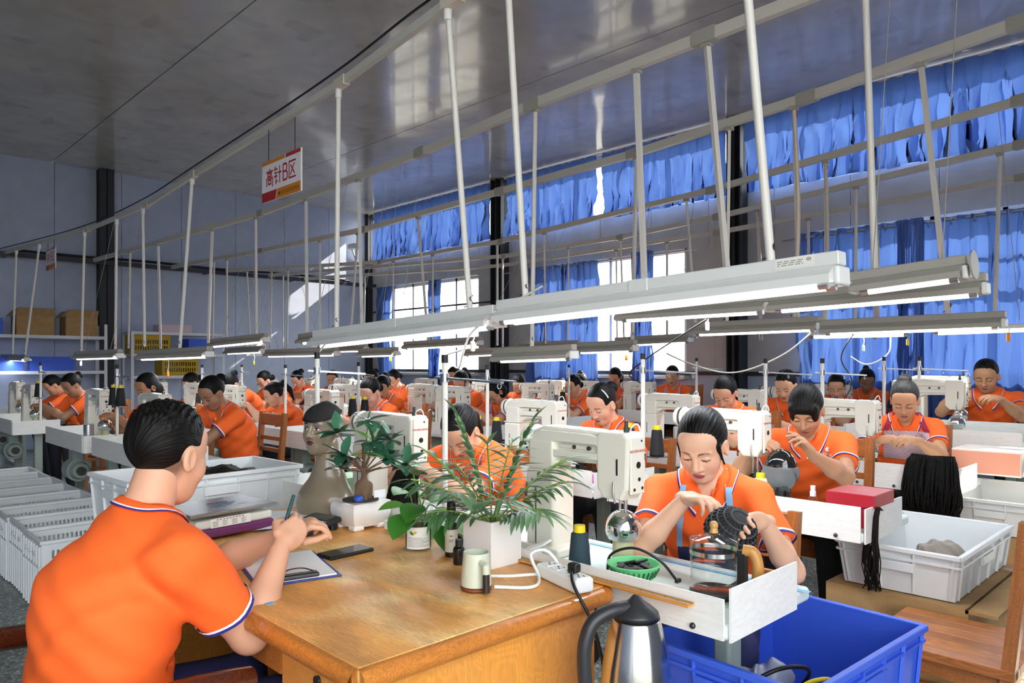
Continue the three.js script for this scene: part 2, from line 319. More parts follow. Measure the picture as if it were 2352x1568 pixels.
const lampSpots = [
  [[2.330,1.545,-2.464],[2.330,1.605,-0.913],"new"],
  [[2.350,1.464,-4.176],[2.350,1.531,-2.506],"new"],
  [[2.350,1.416,-9.727],[2.350,1.422,-8.096],"old"],
  [[2.450,1.403,-7.810],[2.450,1.418,-6.093],"old"],
  [[2.300,1.429,-13.917],[2.300,1.402,-12.028],"old"],
  [[3.400,1.554,-8.393],[3.400,1.584,-7.038],"old"],
  [[3.300,1.543,-6.154],[3.300,1.593,-4.967],"old"],
  [[4.600,1.510,-10.827],[4.600,1.522,-9.614],"old"],
  [[4.300,1.455,-8.901],[4.300,1.457,-7.184],"old"],
  [[3.150,1.650,-1.199],[3.150,1.680,-0.774],"old"],
  [[3.500,1.614,-2.681],[3.500,1.620,-1.735],"old"],
  [[3.500,1.620,-1.735],[3.500,1.646,-0.794],"old"],
  [[4.700,1.571,-2.928],[4.700,1.578,-1.987],"old"],
  [[4.700,1.550,-1.987],[4.700,1.558,-0.981],"old"],
  [[6.000,1.570,-2.655],[6.000,1.569,-1.840],"tube"],
  [[6.000,1.573,-1.736],[6.000,1.582,-1.030],"tube"],
  [[3.400,1.375,-3.652],[3.400,1.392,-2.939],"old"],
  [[4.800,1.454,-4.139],[4.800,1.464,-3.503],"old"],
  [[6.200,1.549,-4.784],[6.200,1.571,-3.872],"old"],
  [[5.000,1.518,-8.874],[5.000,1.520,-7.677],"old"],
  [[4.600,1.444,-7.206],[4.600,1.453,-6.477],"old"],
  [[5.200,1.537,-7.163],[5.200,1.563,-5.802],"old"],
  [[6.000,1.458,-6.980],[6.000,1.476,-5.980],"old"],
  [[7.200,1.578,-7.262],[7.200,1.578,-6.150],"old"],
  [[3.400,1.567,-5.105],[3.400,1.577,-4.655],"old"],
];
const ORD = ['first', 'second', 'third', 'fourth', 'fifth', 'sixth', 'seventh', 'eighth', 'ninth', 'tenth', 'eleventh', 'twelfth'];
const BEAMNAME = ['the wavy beam highest at upper left', 'the second beam from the left', 'the third beam from the left', 'the fourth beam from the left', 'the fifth beam from the left', 'the beam closest to the window wall'];
beamLines.forEach((pts, i) => {
  const b = thing('overhead_beam', i === 0 ? 'long pale cable beam with sagging black wire, leftmost overhead' : 'long pale steel beam overhead, ' + ORD[i] + ' from the left', 'beam', [0, 0, 0], 0);
  const w = i === 0 ? .032 : .04, h = i === 0 ? .045 : i < 3 ? .06 : .055;
  for (let k = 0; k < pts.length - 1; k++) part('segment', beamBox(pts[k], pts[k + 1], w, h), M.beam, b);
  for (let k = 1; k < pts.length - 1; k++) { const d = V(...pts[k + 1]).sub(V(...pts[k])).normalize().multiplyScalar(.07); part('joint', beamBox([pts[k][0] - d.x, pts[k][1], pts[k][2] - d.z], [pts[k][0] + d.x, pts[k][1], pts[k][2] + d.z], w + .014, h + .014), i === 0 ? M.creamPipe : M.lampOld, b); }
  if (i === 0) part('wire', tube(pts.map((p, k) => [p[0] - .03, p[1] + .05 + (k % 2 ? .0 : .015), p[2]]), .007, 80, 5), M.black, b);
});
function onBeam(pts, t, y) { let best = [1e9, t]; for (let k = 0; k < pts.length - 1; k++) { const [ax, , az] = pts[k], [bx, , bz] = pts[k + 1], L = (bx - ax) ** 2 + (bz - az) ** 2, u = Math.max(0, Math.min(1, ((t[0] - ax) * (bx - ax) + (t[2] - az) * (bz - az)) / L)), x = ax + u * (bx - ax), z = az + u * (bz - az), d = Math.hypot(x - t[0], z - t[2]); if (d < best[0]) best = [d, [x, y, z]]; } return best[1]; }
const lampHeld = new Set();
function snapLamp(e) { let best = [.2, e, -1]; lampSpots.forEach(([a, b, st], li) => { const L = Math.hypot(b[0] - a[0], b[2] - a[2]), u = Math.max(.06, Math.min(.94, ((e[0] - a[0]) * (b[0] - a[0]) + (e[2] - a[2]) * (b[2] - a[2])) / L / L)), x = a[0] + u * (b[0] - a[0]), z = a[2] + u * (b[2] - a[2]), d = Math.hypot(x - e[0], z - e[2]); if (d < best[0]) best = [d, [x, a[1] + u * (b[1] - a[1]) + (st === 'new' ? .104 : st === 'old' ? .09 : .05), z], li]; }); if (best[2] >= 0) lampHeld.add(best[2]); return best[1]; }
{ const seen = {};
  const near = [[], [], [], [], [], []]; poleSpots.forEach((p) => near[p[0] - 1].push([...p]));
  near.forEach((list, bi) => list.sort((a, b) => a[1][2] - b[1][2]).forEach(([k, t, b], i) => {
    { const old = t; t = onBeam(beamLines[bi], t, i === 0 ? 3.04 : 3.03); b = [b[0] + t[0] - old[0], b[1], b[2] + t[2] - old[2]]; }
    const dy = (t[1] - 1.62) / (t[1] - b[1]), e = snapLamp(b[1] > 1.66 ? [t[0] + (b[0] - t[0]) * dy, 1.62, t[2] + (b[2] - t[2]) * dy] : b);
    const cream = (k === 3 && i === 7) || (k === 4 && i === 8) || (k === 5 && (i === 6 || i === 4));
    const r = k === 1 ? .015 : k === 2 ? .015 : .0125;
    const p = thing('hanging_pole', `${cream ? 'cream tubes' : 'white pole'} on ${BEAMNAME[bi]}, ${ORD[i]} from the back wall`, 'pole', e);
    const tp = [t[0] - e[0], t[1] - e[1], t[2] - e[2]];
    if (cream) { const m = [tp[0] / 2 + .015, tp[1] / 2, tp[2] / 2 + .02]; part('tube', tube([[0, 0, 0], m, tp], .014, 16, 7), M.creamPipe, p); part('tube', tube([[.03, 0, .01], [tp[0] / 2 + .03, tp[1] / 2, tp[2] / 2], tp], .012, 16, 7), M.whitePipe, p); part('wire', tube([tp, [tp[0] + .01, tp[1] - .06, tp[2] + .01], [tp[0] * .97, tp[1] * .93, tp[2] * .97]], .008, 8, 5), M.redInk, p); }
    else if (k === 1 || (k === 2 && i % 3 === 0)) part('tube', rod([0, 0, 0], tp, r, 12), M.whitePipe, p);
    else part('tube', beamBox([0, 0, 0], tp, r * 1.9, r * 1.7), M.whitePipe, p);
    part('clamp', k === 1 ? [rod([tp[0], tp[1] - .05, tp[2]], [tp[0], tp[1] + .04, tp[2]], r * 1.35, 10)] : [box(.04, .03, .05, tp[0], tp[1] - .01, tp[2])], k === 1 ? M.whitePlastic : M.lampOld, p);
    part('foot', tube([[-.02, .01, -.02], [.02, .03, 0], [-.02, .05, .02], [.02, .07, 0]], .003, 10, 4), M.darkMetal, p);
  }));
}
const LAMPLABEL = ['large white tube lamp in the foreground with a printed sticker', 'white tube lamp just left of the large foreground lamp, by the tall steel post', 'lit tube lamp at far left above the silver tin', 'tube lamp above the two workers at left with white sockets', 'tube lamp at the left image edge', 'dusty tube lamp left of the mannequin, upper one', 'white lamp with a square end box behind the second white lamp', 'short bright tube lamp far left with a yellow pull switch', 'long tube lamp low before the back wall', 'grey lamp with round end plate behind the foreground lamp', 'grey lamp strip under the foreground lamp, with a white pull switch', 'grey lamp strip at right under the round end plate lamp', 'long lamp at right with cables, left half', 'long lamp at right ending with an orange switch', 'lit bare tube low before the right blue curtain', 'lit bare tube at the right edge before the blue curtain', 'lit tube lamp low in the middle with a white end cap', 'lit tube lamp in the middle joined to the low middle one', 'lit tube lamp before the bunched curtain of the middle window', 'lit tube lamp behind the second white lamp', 'short lit tube lamp left of the far bright window', 'grey lamp before the far bright window', 'tube lamp low under the far bright window', 'thin grey lamp holder before the wide eyelet curtain', 'short dark lamp end between the two white lamps'];
const lampRefl = {};
lampSpots.forEach(([a, b, style], i) => {
  const A = V(...a), B = V(...b), L = A.distanceTo(B), mid = A.clone().add(B).multiplyScalar(.5);
  const g = thing('tube_lamp', LAMPLABEL[i], 'lamp', mid.toArray());
  g.lookAt(B.x, B.y, B.z); // local +z from a to b
  const S = style === 'new' ? 1 : .85, m = style === 'new' ? M.lampBody : M.lampOld;
  if (style !== 'tube') {
    part('batten', rbox(.06 * S, .045 * S, L, .006, 0, .085 * S, 0), m, g);
    const refl = extrude([[-.03, .062], [-.075, .032], [-.078, .006], [-.073, .006], [-.069, .03], [-.026, .058], [.026, .058], [.069, .03], [.073, .006], [.078, .006], [.075, .032], [.03, .062]].map((p) => [p[0] * S, p[1] * S]), L - .03, .001).translate(0, 0, -(L - .03) / 2);
    part('reflector', refl, m, g);
    part('end_cap', [rbox(.09 * S, .06 * S, .02, .008, 0, .03 * S, L / 2 - .005)], M.whitePlastic, g);
    part('end_cap', [rbox(.09 * S, .06 * S, .02, .008, 0, .03 * S, -L / 2 + .005)], M.whitePlastic, g);
    if (L > 1.4) part('seam', rbox(.064 * S, .05 * S, .09, .004, 0, .085 * S, .02), m, g);
  } else part('batten', rbox(.03, .03, L, .006, 0, .04, 0), M.whitePlastic, g);
  if (!lampHeld.has(i)) { let near = [9, null]; beamLines.forEach((pl) => { const q = onBeam(pl, mid.toArray(), 3.04), d = Math.hypot(q[0] - mid.x, q[2] - mid.z); if (d < near[0]) near = [d, q]; }); const inv = new THREE.Quaternion().copy(g.quaternion).invert(); for (const s of [-.3, .3]) { const tp = V(near[1][0] - mid.x, 3.04 - mid.y, near[1][2] - mid.z).applyQuaternion(inv); part('hanger_wire', rod([0, .08, s * L], [tp.x, tp.y, tp.z + s * L], .0022, 5), M.lampOld, g); } }
  const y = style === 'tube' ? .012 : .004;
  const n = i === 0 ? 2 : 1;
  for (let k = 0; k < n; k++) { const x = n === 2 ? (k ? .03 : -.03) : 0; 
    part('fluorescent_tube', cyl(.0135, .0135, L - .13, 0, 0, 0, 14).rotateX(Math.PI / 2).translate(x, y, 0), M.tube, g);
    for (const e of [-1, 1]) part('tube_ferrule', cyl(.0137, .0137, .03, 0, 0, 0, 14).rotateX(Math.PI / 2).translate(x, y, e * (L / 2 - .05)), M.steel, g); }
  const light = new THREE.RectAreaLight(0xf2f8ff, 46, .045 * n, L - .14); light.name = 'tube_glow';
  light.position.set(0, y - .018, 0); light.rotation.x = -Math.PI / 2; g.add(light);
  if (i === 9) part('end_plate', cyl(.055, .055, .006, 0, 0, 0, 20).rotateX(Math.PI / 2).translate(0, .05, L / 2 + .02), M.lampOld, g);
});
{ // sticker printed on the foreground lamp
  const A = lampSpots[0], g = scene.children.find((o) => o.userData.label === LAMPLABEL[0]), L = V(...A[0]).distanceTo(V(...A[1]));
  const t = canvasTex(256, 96, (c) => { c.fillStyle = '#efeee6'; c.fillRect(0, 0, 256, 96); c.fillStyle = '#6a665c'; for (let r = 0; r < 3; r++) for (let x = 14; x < 180; x += 9) if ((x * 7 + r * 13) % 5) c.fillRect(x, 26 + r * 18, 6, 9); c.strokeStyle = '#333'; c.lineWidth = 4; c.beginPath(); c.arc(220, 34, 13, 0, 7); c.stroke(); c.fillStyle = '#333'; c.font = 'bold 18px sans-serif'; c.fillText('R', 213, 41); });
  part('sticker', new THREE.PlaneGeometry(.13, .034).rotateY(Math.PI / 2).translate(.0312, .088, L / 2 - .14), mat(0xffffff, .5, { map: t }), g);
  part('sticker', new THREE.PlaneGeometry(.13, .034).rotateY(-Math.PI / 2).translate(-.0312, .088, L / 2 - .14), mat(0xffffff, .5, { map: t }), g);
}
// pull switches on cords and loose cables
function pullSwitch(top, len, m, label) { const g = thing('pull_switch', label, 'switch', top); part('cord', tube([[0, 0, 0], [.006, -len * .5, .004], [0, -len, 0]], .0025, 8, 5), M.whitePipe, g); part('body', rbox(.022, .05, .018, .007, 0, -len - .025, 0), m, g); }
pullSwitch([2.33, 1.5, -2.66], .03, M.threadCream, 'cream oval pull switch beside the joint of the two white lamps');
pullSwitch([2.37, 1.42, -9.6], .03, M.whitePlastic, 'white pull switch under the far left lit lamp');
pullSwitch([2.3, 1.42, -6.62], .12, M.orangePlastic, 'orange and white switch dangling before the left worker face');
pullSwitch([4.6, 1.5, -9.9], .1, M.yellow, 'yellow switch under the short bright lamp at left');
pullSwitch([4.6, 1.46, -6.6], .02, M.yellow, 'yellow switch beyond the mannequin head');
pullSwitch([3.52, 1.62, -2.1], .03, M.whitePlastic, 'white switch hanging under the grey lamp strip');
pullSwitch([3.5, 1.48, -3.63], .05, M.yellow, 'yellow switch near the tall steel post arm');
pullSwitch([4.7, 1.56, -.97], .03, M.orangePlastic, 'orange switch at the end of the right long lamp');
pullSwitch([6.0, 1.58, -1.88], .03, M.yellow, 'yellow switch before the right blue curtain');
pullSwitch([6.0, 1.57, -2.2], .06, M.whitePlastic, 'small white switch before the right blue curtain');
pullSwitch([4.8, 1.47, -3.6], .03, M.orangePlastic, 'orange switch before the middle bright window');
function cable(pts, r, m, label) { return solo('cable', tube(pts, r, 40, 6), m, label, 'cable'); }
cable([[2.33, 1.7, -2.2], [2.3, 1.6, -2.45], [2.28, 1.5, -2.62], [2.3, 1.4, -2.7], [2.34, 1.34, -2.78], [2.36, 1.4, -2.9], [2.34, 1.43, -2.75]], .005, M.whitePipe, 'white cable looping from the foreground lamp joint to the steel post');
cable([[2.35, 1.52, -4.0], [2.33, 1.44, -4.1], [2.36, 1.36, -4.2], [2.33, 1.28, -4.16], [2.36, 1.26, -4.3]], .005, M.lampOld, 'grey cable hanging at the left end of the second white lamp');
cable([[3.5, 1.65, -2.0], [3.52, 1.5, -2.3], [3.5, 1.38, -2.5], [3.52, 1.3, -2.62], [3.5, 1.25, -2.52]], .004, M.black, 'thin dark cable hanging behind the foreground lamp');
cable([[4.7, 1.6, -2.0], [4.72, 1.42, -2.25], [4.7, 1.3, -2.6], [4.72, 1.36, -2.95], [4.7, 1.44, -3.15]], .006, M.lampOld, 'thick grey cable swinging between the lamps right of the middle window');
cable([[4.7, 1.6, -1.75], [4.68, 1.4, -1.85], [4.72, 1.25, -1.8], [4.7, 1.1, -1.86]], .004, M.black, 'dark cable hanging above the woman with bangs');
cable([[6, 1.58, -2], [6.02, 1.45, -2.02], [6, 1.38, -2.1], [6.02, 1.36, -2.2], [6, 1.42, -2.3]], .005, M.whitePipe, 'white cable loop before the right blue curtain');
// zone signs, parallel to the beams
function sign(label, pos, w, h, wireUp) {
  const g = thing('hanging_sign', label, 'sign', pos, -Math.PI / 2);
  const t = canvasTex(1024, 512, (c) => {
    c.fillStyle = '#f1eef2'; c.fillRect(0, 0, 1024, 512); c.fillStyle = '#d9882a'; c.fillRect(0, 0, 620, 46); c.fillStyle = '#b5252b'; c.beginPath(); c.moveTo(650, 0); c.lineTo(1024, 0); c.lineTo(1024, 46); c.lineTo(632, 46); c.fill();
    c.fillStyle = '#b5252b'; c.beginPath(); c.moveTo(0, 390); c.lineTo(410, 390); c.lineTo(370, 512); c.lineTo(0, 512); c.fill(); c.fillStyle = '#df8a24'; c.beginPath(); c.moveTo(425, 390); c.lineTo(1024, 390); c.lineTo(1024, 512); c.lineTo(385, 512); c.fill();
    c.fillStyle = '#3a2a12'; c.beginPath(); c.arc(480, 455, 22, 0, 7); c.fill(); for (let i = 0; i < 11; i++) { const x = 520 + i * 42; c.fillRect(x, 436, 32, 6); c.fillRect(x, 452, 32, 5); c.fillRect(x + 13, 430, 6, 46); c.fillRect(x, 470, 32, 5); }
    c.strokeStyle = '#b01f34'; c.lineCap = 'butt';
    const st = (x, sx, strokes, lw) => { c.lineWidth = lw; for (const k of strokes) { c.beginPath(); k.forEach(([a, b], i) => i ? c.lineTo(x + a * sx, 105 + b * 2.2) : c.moveTo(x + a * sx, 105 + b * 2.2)); c.stroke(); } };
    st(110, 2.05, [[[50, 0], [50, 14]], [[5, 17], [95, 17]], [[25, 28], [75, 28], [75, 44], [25, 44], [25, 28]], [[10, 100], [10, 56], [90, 56], [90, 100], [80, 100]], [[32, 67], [68, 67], [68, 88], [32, 88], [32, 67]]], 22);
    st(330, 2.05, [[[22, 0], [5, 24]], [[14, 17], [48, 17]], [[10, 37], [46, 37]], [[4, 57], [46, 57]], [[26, 37], [26, 96], [48, 82]], [[54, 40], [100, 40]], [[76, 2], [76, 100]]], 22);
    st(560, 2.4, [[[8, 4], [8, 96]], [[8, 5], [40, 6], [46, 14], [46, 36], [40, 46], [8, 48]], [[40, 48], [52, 58], [52, 84], [44, 94], [8, 95]]], 26);
    st(715, 2.05, [[[92, 5], [9, 5], [9, 94], [94, 94]], [[28, 24], [76, 78]], [[74, 20], [24, 80]]], 22);
  });
  part('board', box(w, h, .012), M.whitePlastic, g);
  part('print', new THREE.PlaneGeometry(w * .997, h * .995).translate(0, 0, .0068), mat(0xffffff, .45, { map: t }), g);
  for (const x of [-.34, .34]) part('wire', rod([x * w, h / 2, 0], [x * w, h / 2 + wireUp, 0], .003, 5), M.black, g);
}
sign('hanging white zone sign with red Chinese characters and orange bands', [2.43, 2.67, -4.8], .57, .29, .23);
sign('small hanging zone sign far away by the dark column', [2.5, 2.8, -11.6], .5, .29, .12);
{ const g = thing('security_camera', 'white security camera on a wall arm in the far corner', 'camera', [8.42, 3.84, ZB + .22]);
  part('housing', rbox(.15, .11, .26, .02, 0, 0, .06), M.whitePaint, g); part('lens', cyl(.045, .045, .03, 0, 0, 0, 18).rotateX(Math.PI / 2).translate(.02, -.02, .2), M.black, g);
  part('bracket', [rod([0, -.05, 0], [.25, -.3, -.2], .02), box(.1, .14, .03, .27, -.32, -.2)], M.whitePaint, g); }
// ---------- people: smooth bodies meshed from joined rounded cones ----------
const smin = (a, b, k) => { const h = Math.max(k - Math.abs(a - b), 0) / k; return Math.min(a, b) - h * h * k * .25; };
const smax = (a, b, k) => -smin(-a, -b, k);
function rc(a, b, r1, r2) { // tapered capsule from a to b
  const bx = b[0] - a[0], by = b[1] - a[1], bz = b[2] - a[2], l2 = bx * bx + by * by + bz * bz, rrr = r1 - r2, a2 = l2 - rrr * rrr, il2 = 1 / l2;
  return (x, y, z) => {
    const px = x - a[0], py = y - a[1], pz = z - a[2], yy = px * bx + py * by + pz * bz, zz = yy - l2;
    const qx = px * l2 - bx * yy, qy = py * l2 - by * yy, qz = pz * l2 - bz * yy, x2 = qx * qx + qy * qy + qz * qz, y2 = yy * yy * l2, z2 = zz * zz * l2, k = Math.sign(rrr) * rrr * rrr * x2;
    if (Math.sign(zz) * a2 * z2 > k) return Math.sqrt(x2 + z2) * il2 - r2;
    if (Math.sign(yy) * a2 * y2 < k) return Math.sqrt(x2 + y2) * il2 - r1;
    return (Math.sqrt(x2 * a2 * il2) + yy * rrr) * il2 - r1;
  };
}
const ell = (c, r) => (x, y, z) => { x -= c[0]; y -= c[1]; z -= c[2]; const k0 = Math.hypot(x / r[0], y / r[1], z / r[2]), k1 = Math.hypot(x / r[0] ** 2, y / r[1] ** 2, z / r[2] ** 2); return k1 < 1e-9 ? -Math.min(...r) : k0 * (k0 - 1) / k1; };
const ball = (c, r) => (x, y, z) => Math.hypot(x - c[0], y - c[1], z - c[2]) - r;
const wide = (f, s) => (x, y, z) => f(x * s, y, z);
function union(list) { return (x, y, z) => { let d = 1e3; for (const [f, k] of list) d = smin(d, f(x, y, z), k); return d; }; }
function isoMesh(sdf, lo, hi, cell, colorAt, uvAt) {
  const n = [0, 1, 2].map((i) => Math.ceil((hi[i] - lo[i]) / cell) + 1), [nx, ny, nz] = n, val = new Float32Array(nx * ny * nz).fill(1), BL = 5;
  const id = (i, j, k) => (k * ny + j) * nx + i, reach = BL * cell * .87 * 1.5 + cell;
  for (let K = 0; K < nz; K += BL) for (let J = 0; J < ny; J += BL) for (let I = 0; I < nx; I += BL) {
    const c = sdf(lo[0] + (I + BL / 2 - .5) * cell, lo[1] + (J + BL / 2 - .5) * cell, lo[2] + (K + BL / 2 - .5) * cell), skip = Math.abs(c) > reach;
    for (let k = K; k < Math.min(K + BL, nz); k++) for (let j = J; j < Math.min(J + BL, ny); j++) for (let i = I; i < Math.min(I + BL, nx); i++) val[id(i, j, k)] = skip ? c : sdf(lo[0] + i * cell, lo[1] + j * cell, lo[2] + k * cell);
  }
  const pos = [], index = [], at = new Int32Array(nx * ny * nz).fill(-1), E = [[0, 1], [2, 3], [4, 5], [6, 7], [0, 2], [1, 3], [4, 6], [5, 7], [0, 4], [1, 5], [2, 6], [3, 7]];
  for (let k = 0; k < nz - 1; k++) for (let j = 0; j < ny - 1; j++) for (let i = 0; i < nx - 1; i++) {
    const v = []; let m = 0; for (let c = 0; c < 8; c++) { const t = val[id(i + (c & 1), j + (c >> 1 & 1), k + (c >> 2))]; v.push(t); if (t < 0) m |= 1 << c; }
    if (m === 0 || m === 255) continue;
    let x = 0, y = 0, z = 0, q = 0;
    for (const [a, b] of E) if ((v[a] < 0) !== (v[b] < 0)) { const t = v[a] / (v[a] - v[b]); x += (a & 1) + t * ((b & 1) - (a & 1)); y += (a >> 1 & 1) + t * ((b >> 1 & 1) - (a >> 1 & 1)); z += (a >> 2) + t * ((b >> 2) - (a >> 2)); q++; }
    at[id(i, j, k)] = pos.length / 3; pos.push(lo[0] + (i + x / q) * cell, lo[1] + (j + y / q) * cell, lo[2] + (k + z / q) * cell);
  }
  const quad = (a, b, c, d, flip) => { if (a < 0 || b < 0 || c < 0 || d < 0) return; flip ? index.push(a, c, b, a, d, c) : index.push(a, b, c, a, c, d); };
  for (let k = 1; k < nz - 1; k++) for (let j = 1; j < ny - 1; j++) for (let i = 1; i < nx - 1; i++) {
    const s = val[id(i, j, k)] < 0;
    if (s !== val[id(i + 1, j, k)] < 0) quad(at[id(i, j - 1, k - 1)], at[id(i, j, k - 1)], at[id(i, j, k)], at[id(i, j - 1, k)], !s);
    if (s !== val[id(i, j + 1, k)] < 0) quad(at[id(i - 1, j, k - 1)], at[id(i - 1, j, k)], at[id(i, j, k)], at[id(i, j, k - 1)], !s);
    if (s !== val[id(i, j, k + 1)] < 0) quad(at[id(i - 1, j - 1, k)], at[id(i, j - 1, k)], at[id(i, j, k)], at[id(i - 1, j, k)], !s);
  }
  const nor = new Float32Array(pos.length), e = cell * .5, col = colorAt && new Float32Array(pos.length), uv = new Float32Array(pos.length / 3 * 2), tmp = [0, 0, 0];
  for (let p = 0; p < pos.length; p += 3) {
    const [x, y, z] = [pos[p], pos[p + 1], pos[p + 2]]; let gx = sdf(x + e, y, z) - sdf(x - e, y, z), gy = sdf(x, y + e, z) - sdf(x, y - e, z), gz = sdf(x, y, z + e) - sdf(x, y, z - e); const l = Math.hypot(gx, gy, gz) || 1;
    nor[p] = gx / l; nor[p + 1] = gy / l; nor[p + 2] = gz / l;
    if (col) { const c = colorAt(x, y, z, nor[p], nor[p + 1], nor[p + 2]); col[p] = c[0]; col[p + 1] = c[1]; col[p + 2] = c[2]; }
    if (uvAt) { const t = uvAt(x, y, z); uv[p / 3 * 2] = t[0]; uv[p / 3 * 2 + 1] = t[1]; }
  }
  const g = new THREE.BufferGeometry(); g.setAttribute('position', new THREE.Float32BufferAttribute(pos, 3)); g.setAttribute('normal', new THREE.BufferAttribute(nor, 3)); if (col) g.setAttribute('color', new THREE.BufferAttribute(col, 3)); g.setAttribute('uv', new THREE.BufferAttribute(uv, 2)); g.setIndex(index); return g;
}
const lin = (hex) => { const c = new THREE.Color(hex); return [c.r, c.g, c.b]; };
const lerp3 = (a, b, t) => a.map((v, i) => v + (b[i] - v) * t);
const sat = (x) => Math.max(0, Math.min(1, x));
// --- head, in its own frame: y up, z towards the nose, centre at eye height ---
function headParts(male) {
  const w = male ? 1.06 : 1;
  const skull = union([[ell([0, .035, -.014], [.073 * w, .084, .092]), .001], [ell([0, -.028, .022], [.06 * w, .088, .066]), .04], [ell([0, -.085, .052], [.028 * w, .026, .026]), .035],
    [ell([.036 * w, -.03, .052], [.026, .03, .026]), .02], [ell([-.036 * w, -.03, .052], [.026, .03, .026]), .02], [ell([0, .05, .045], [.055, .04, .035]), .03]]);
  const extra = union([[rc([0, .012, .083], [0, -.03, .1], .007, .0115), .001], [ball([.0115, -.034, .09], .008), .008], [ball([-.0115, -.034, .09], .008), .008]]);
  const lips = union([[ell([0, -.0575, .0845], [.02, .0055, .009]), .001], [ell([0, -.0665, .0825], [.017, .006, .009]), .004]]);
  const lids = union([[ell([.031, .0, .0715], [.0155, .012, .0125]), .001], [ell([-.031, .0, .0715], [.0155, .012, .0125]), .001]]);
  const brow = union([[rc([.012, .021, .082], [.046, .02, .068], .006, .005), .001], [rc([-.012, .021, .082], [-.046, .02, .068], .006, .005), .001]]);
  const sock = union([[ell([.031, .003, .09], [.02, .014, .014]), .001], [ell([-.031, .003, .09], [.02, .014, .014]), .001]]);
  const ears = union([[ell([.076 * w, -.008, -.008], [.009, .031, .019]), .001], [ell([-.076 * w, -.008, -.008], [.009, .031, .019]), .001]]);
  const earHole = union([[ell([.084 * w, -.006, -.005], [.006, .02, .011]), .001], [ell([-.084 * w, -.006, -.005], [.006, .02, .011]), .001]]);
  return (x, y, z) => { let d = skull(x, y, z); if (d > .06) return d; d = smin(d, brow(x, y, z), .012); d = smax(d, -sock(x, y, z), .012); d = smin(d, extra(x, y, z), .012); d = smin(d, lids(x, y, z), .006); d = smin(d, lips(x, y, z), .005); let e = smin(d, ears(x, y, z), .01); return smax(e, -earHole(x, y, z), .006); };
}
function faceColor(skin, o = {}) {
  const S = lin(skin), lip = lin(o.lip ?? 0xb0565a), brow = lin(o.brow ?? 0x2a211e), lash = lin(0x1c1614), cheek = lin(o.cheek ?? 0xd58a70), white = lin(0xe9e4de), iris = lin(0x241812);
  return (x, y, z) => {
    let c = S; const ax = Math.abs(x);
    if (o.stubble && ax < .0725 && z < .0 && y > -.085 && y < .05) c = lerp3(c, lin(0x2a211d), .75 * sat((y + .085) / .05) * sat(-z / .02));
    if (z > .02 && y < .0 && y > -.06) c = lerp3(c, cheek, .25 * sat(1 - Math.hypot((ax - .04) / .03, (y + .03) / .03)));
    if (z > .06) {
      const m = Math.hypot(x / .021, (y + .062) / .0105); if (m < 1.1) c = lerp3(c, lip, sat((1.1 - m) * 5));
      if (Math.abs(y + .0622) < .0013 && ax < .019) c = lerp3(c, lin(0x5e2a2c), .8);
      if (Math.abs(x) > .004 && ax < .012 && Math.abs(y + .0405) < .0035 && z < .1) c = lerp3(c, lin(0x6b3d30), .6);
    }
    const by = .0215 + .004 * (1 - ((ax - .03) / .018) ** 2); if (z > .04 && ax > .013 && ax < .05 && Math.abs(y - by) < .0038 * (1 - (ax - .013) / .06)) c = lerp3(c, brow, .85);
    if (z > .05) { const ex = (ax - .031) / .0155; if (Math.abs(ex) < 1) { const top = o.open ? .0045 * Math.sqrt(1 - ex * ex) : -.0025, low = -.0055 * Math.sqrt(1 - ex * ex);
      if (o.open && y < top && y > low * .8) { c = white; if (Math.hypot(ax - .031, y + .0005) < .0055) c = iris; }
      if (Math.abs(y - (o.open ? top : low * .75)) < .0021) c = lash; if (o.shadow && y > top && y < .017) c = lerp3(c, lin(o.shadow), .6); } }
    return c;
  };
}
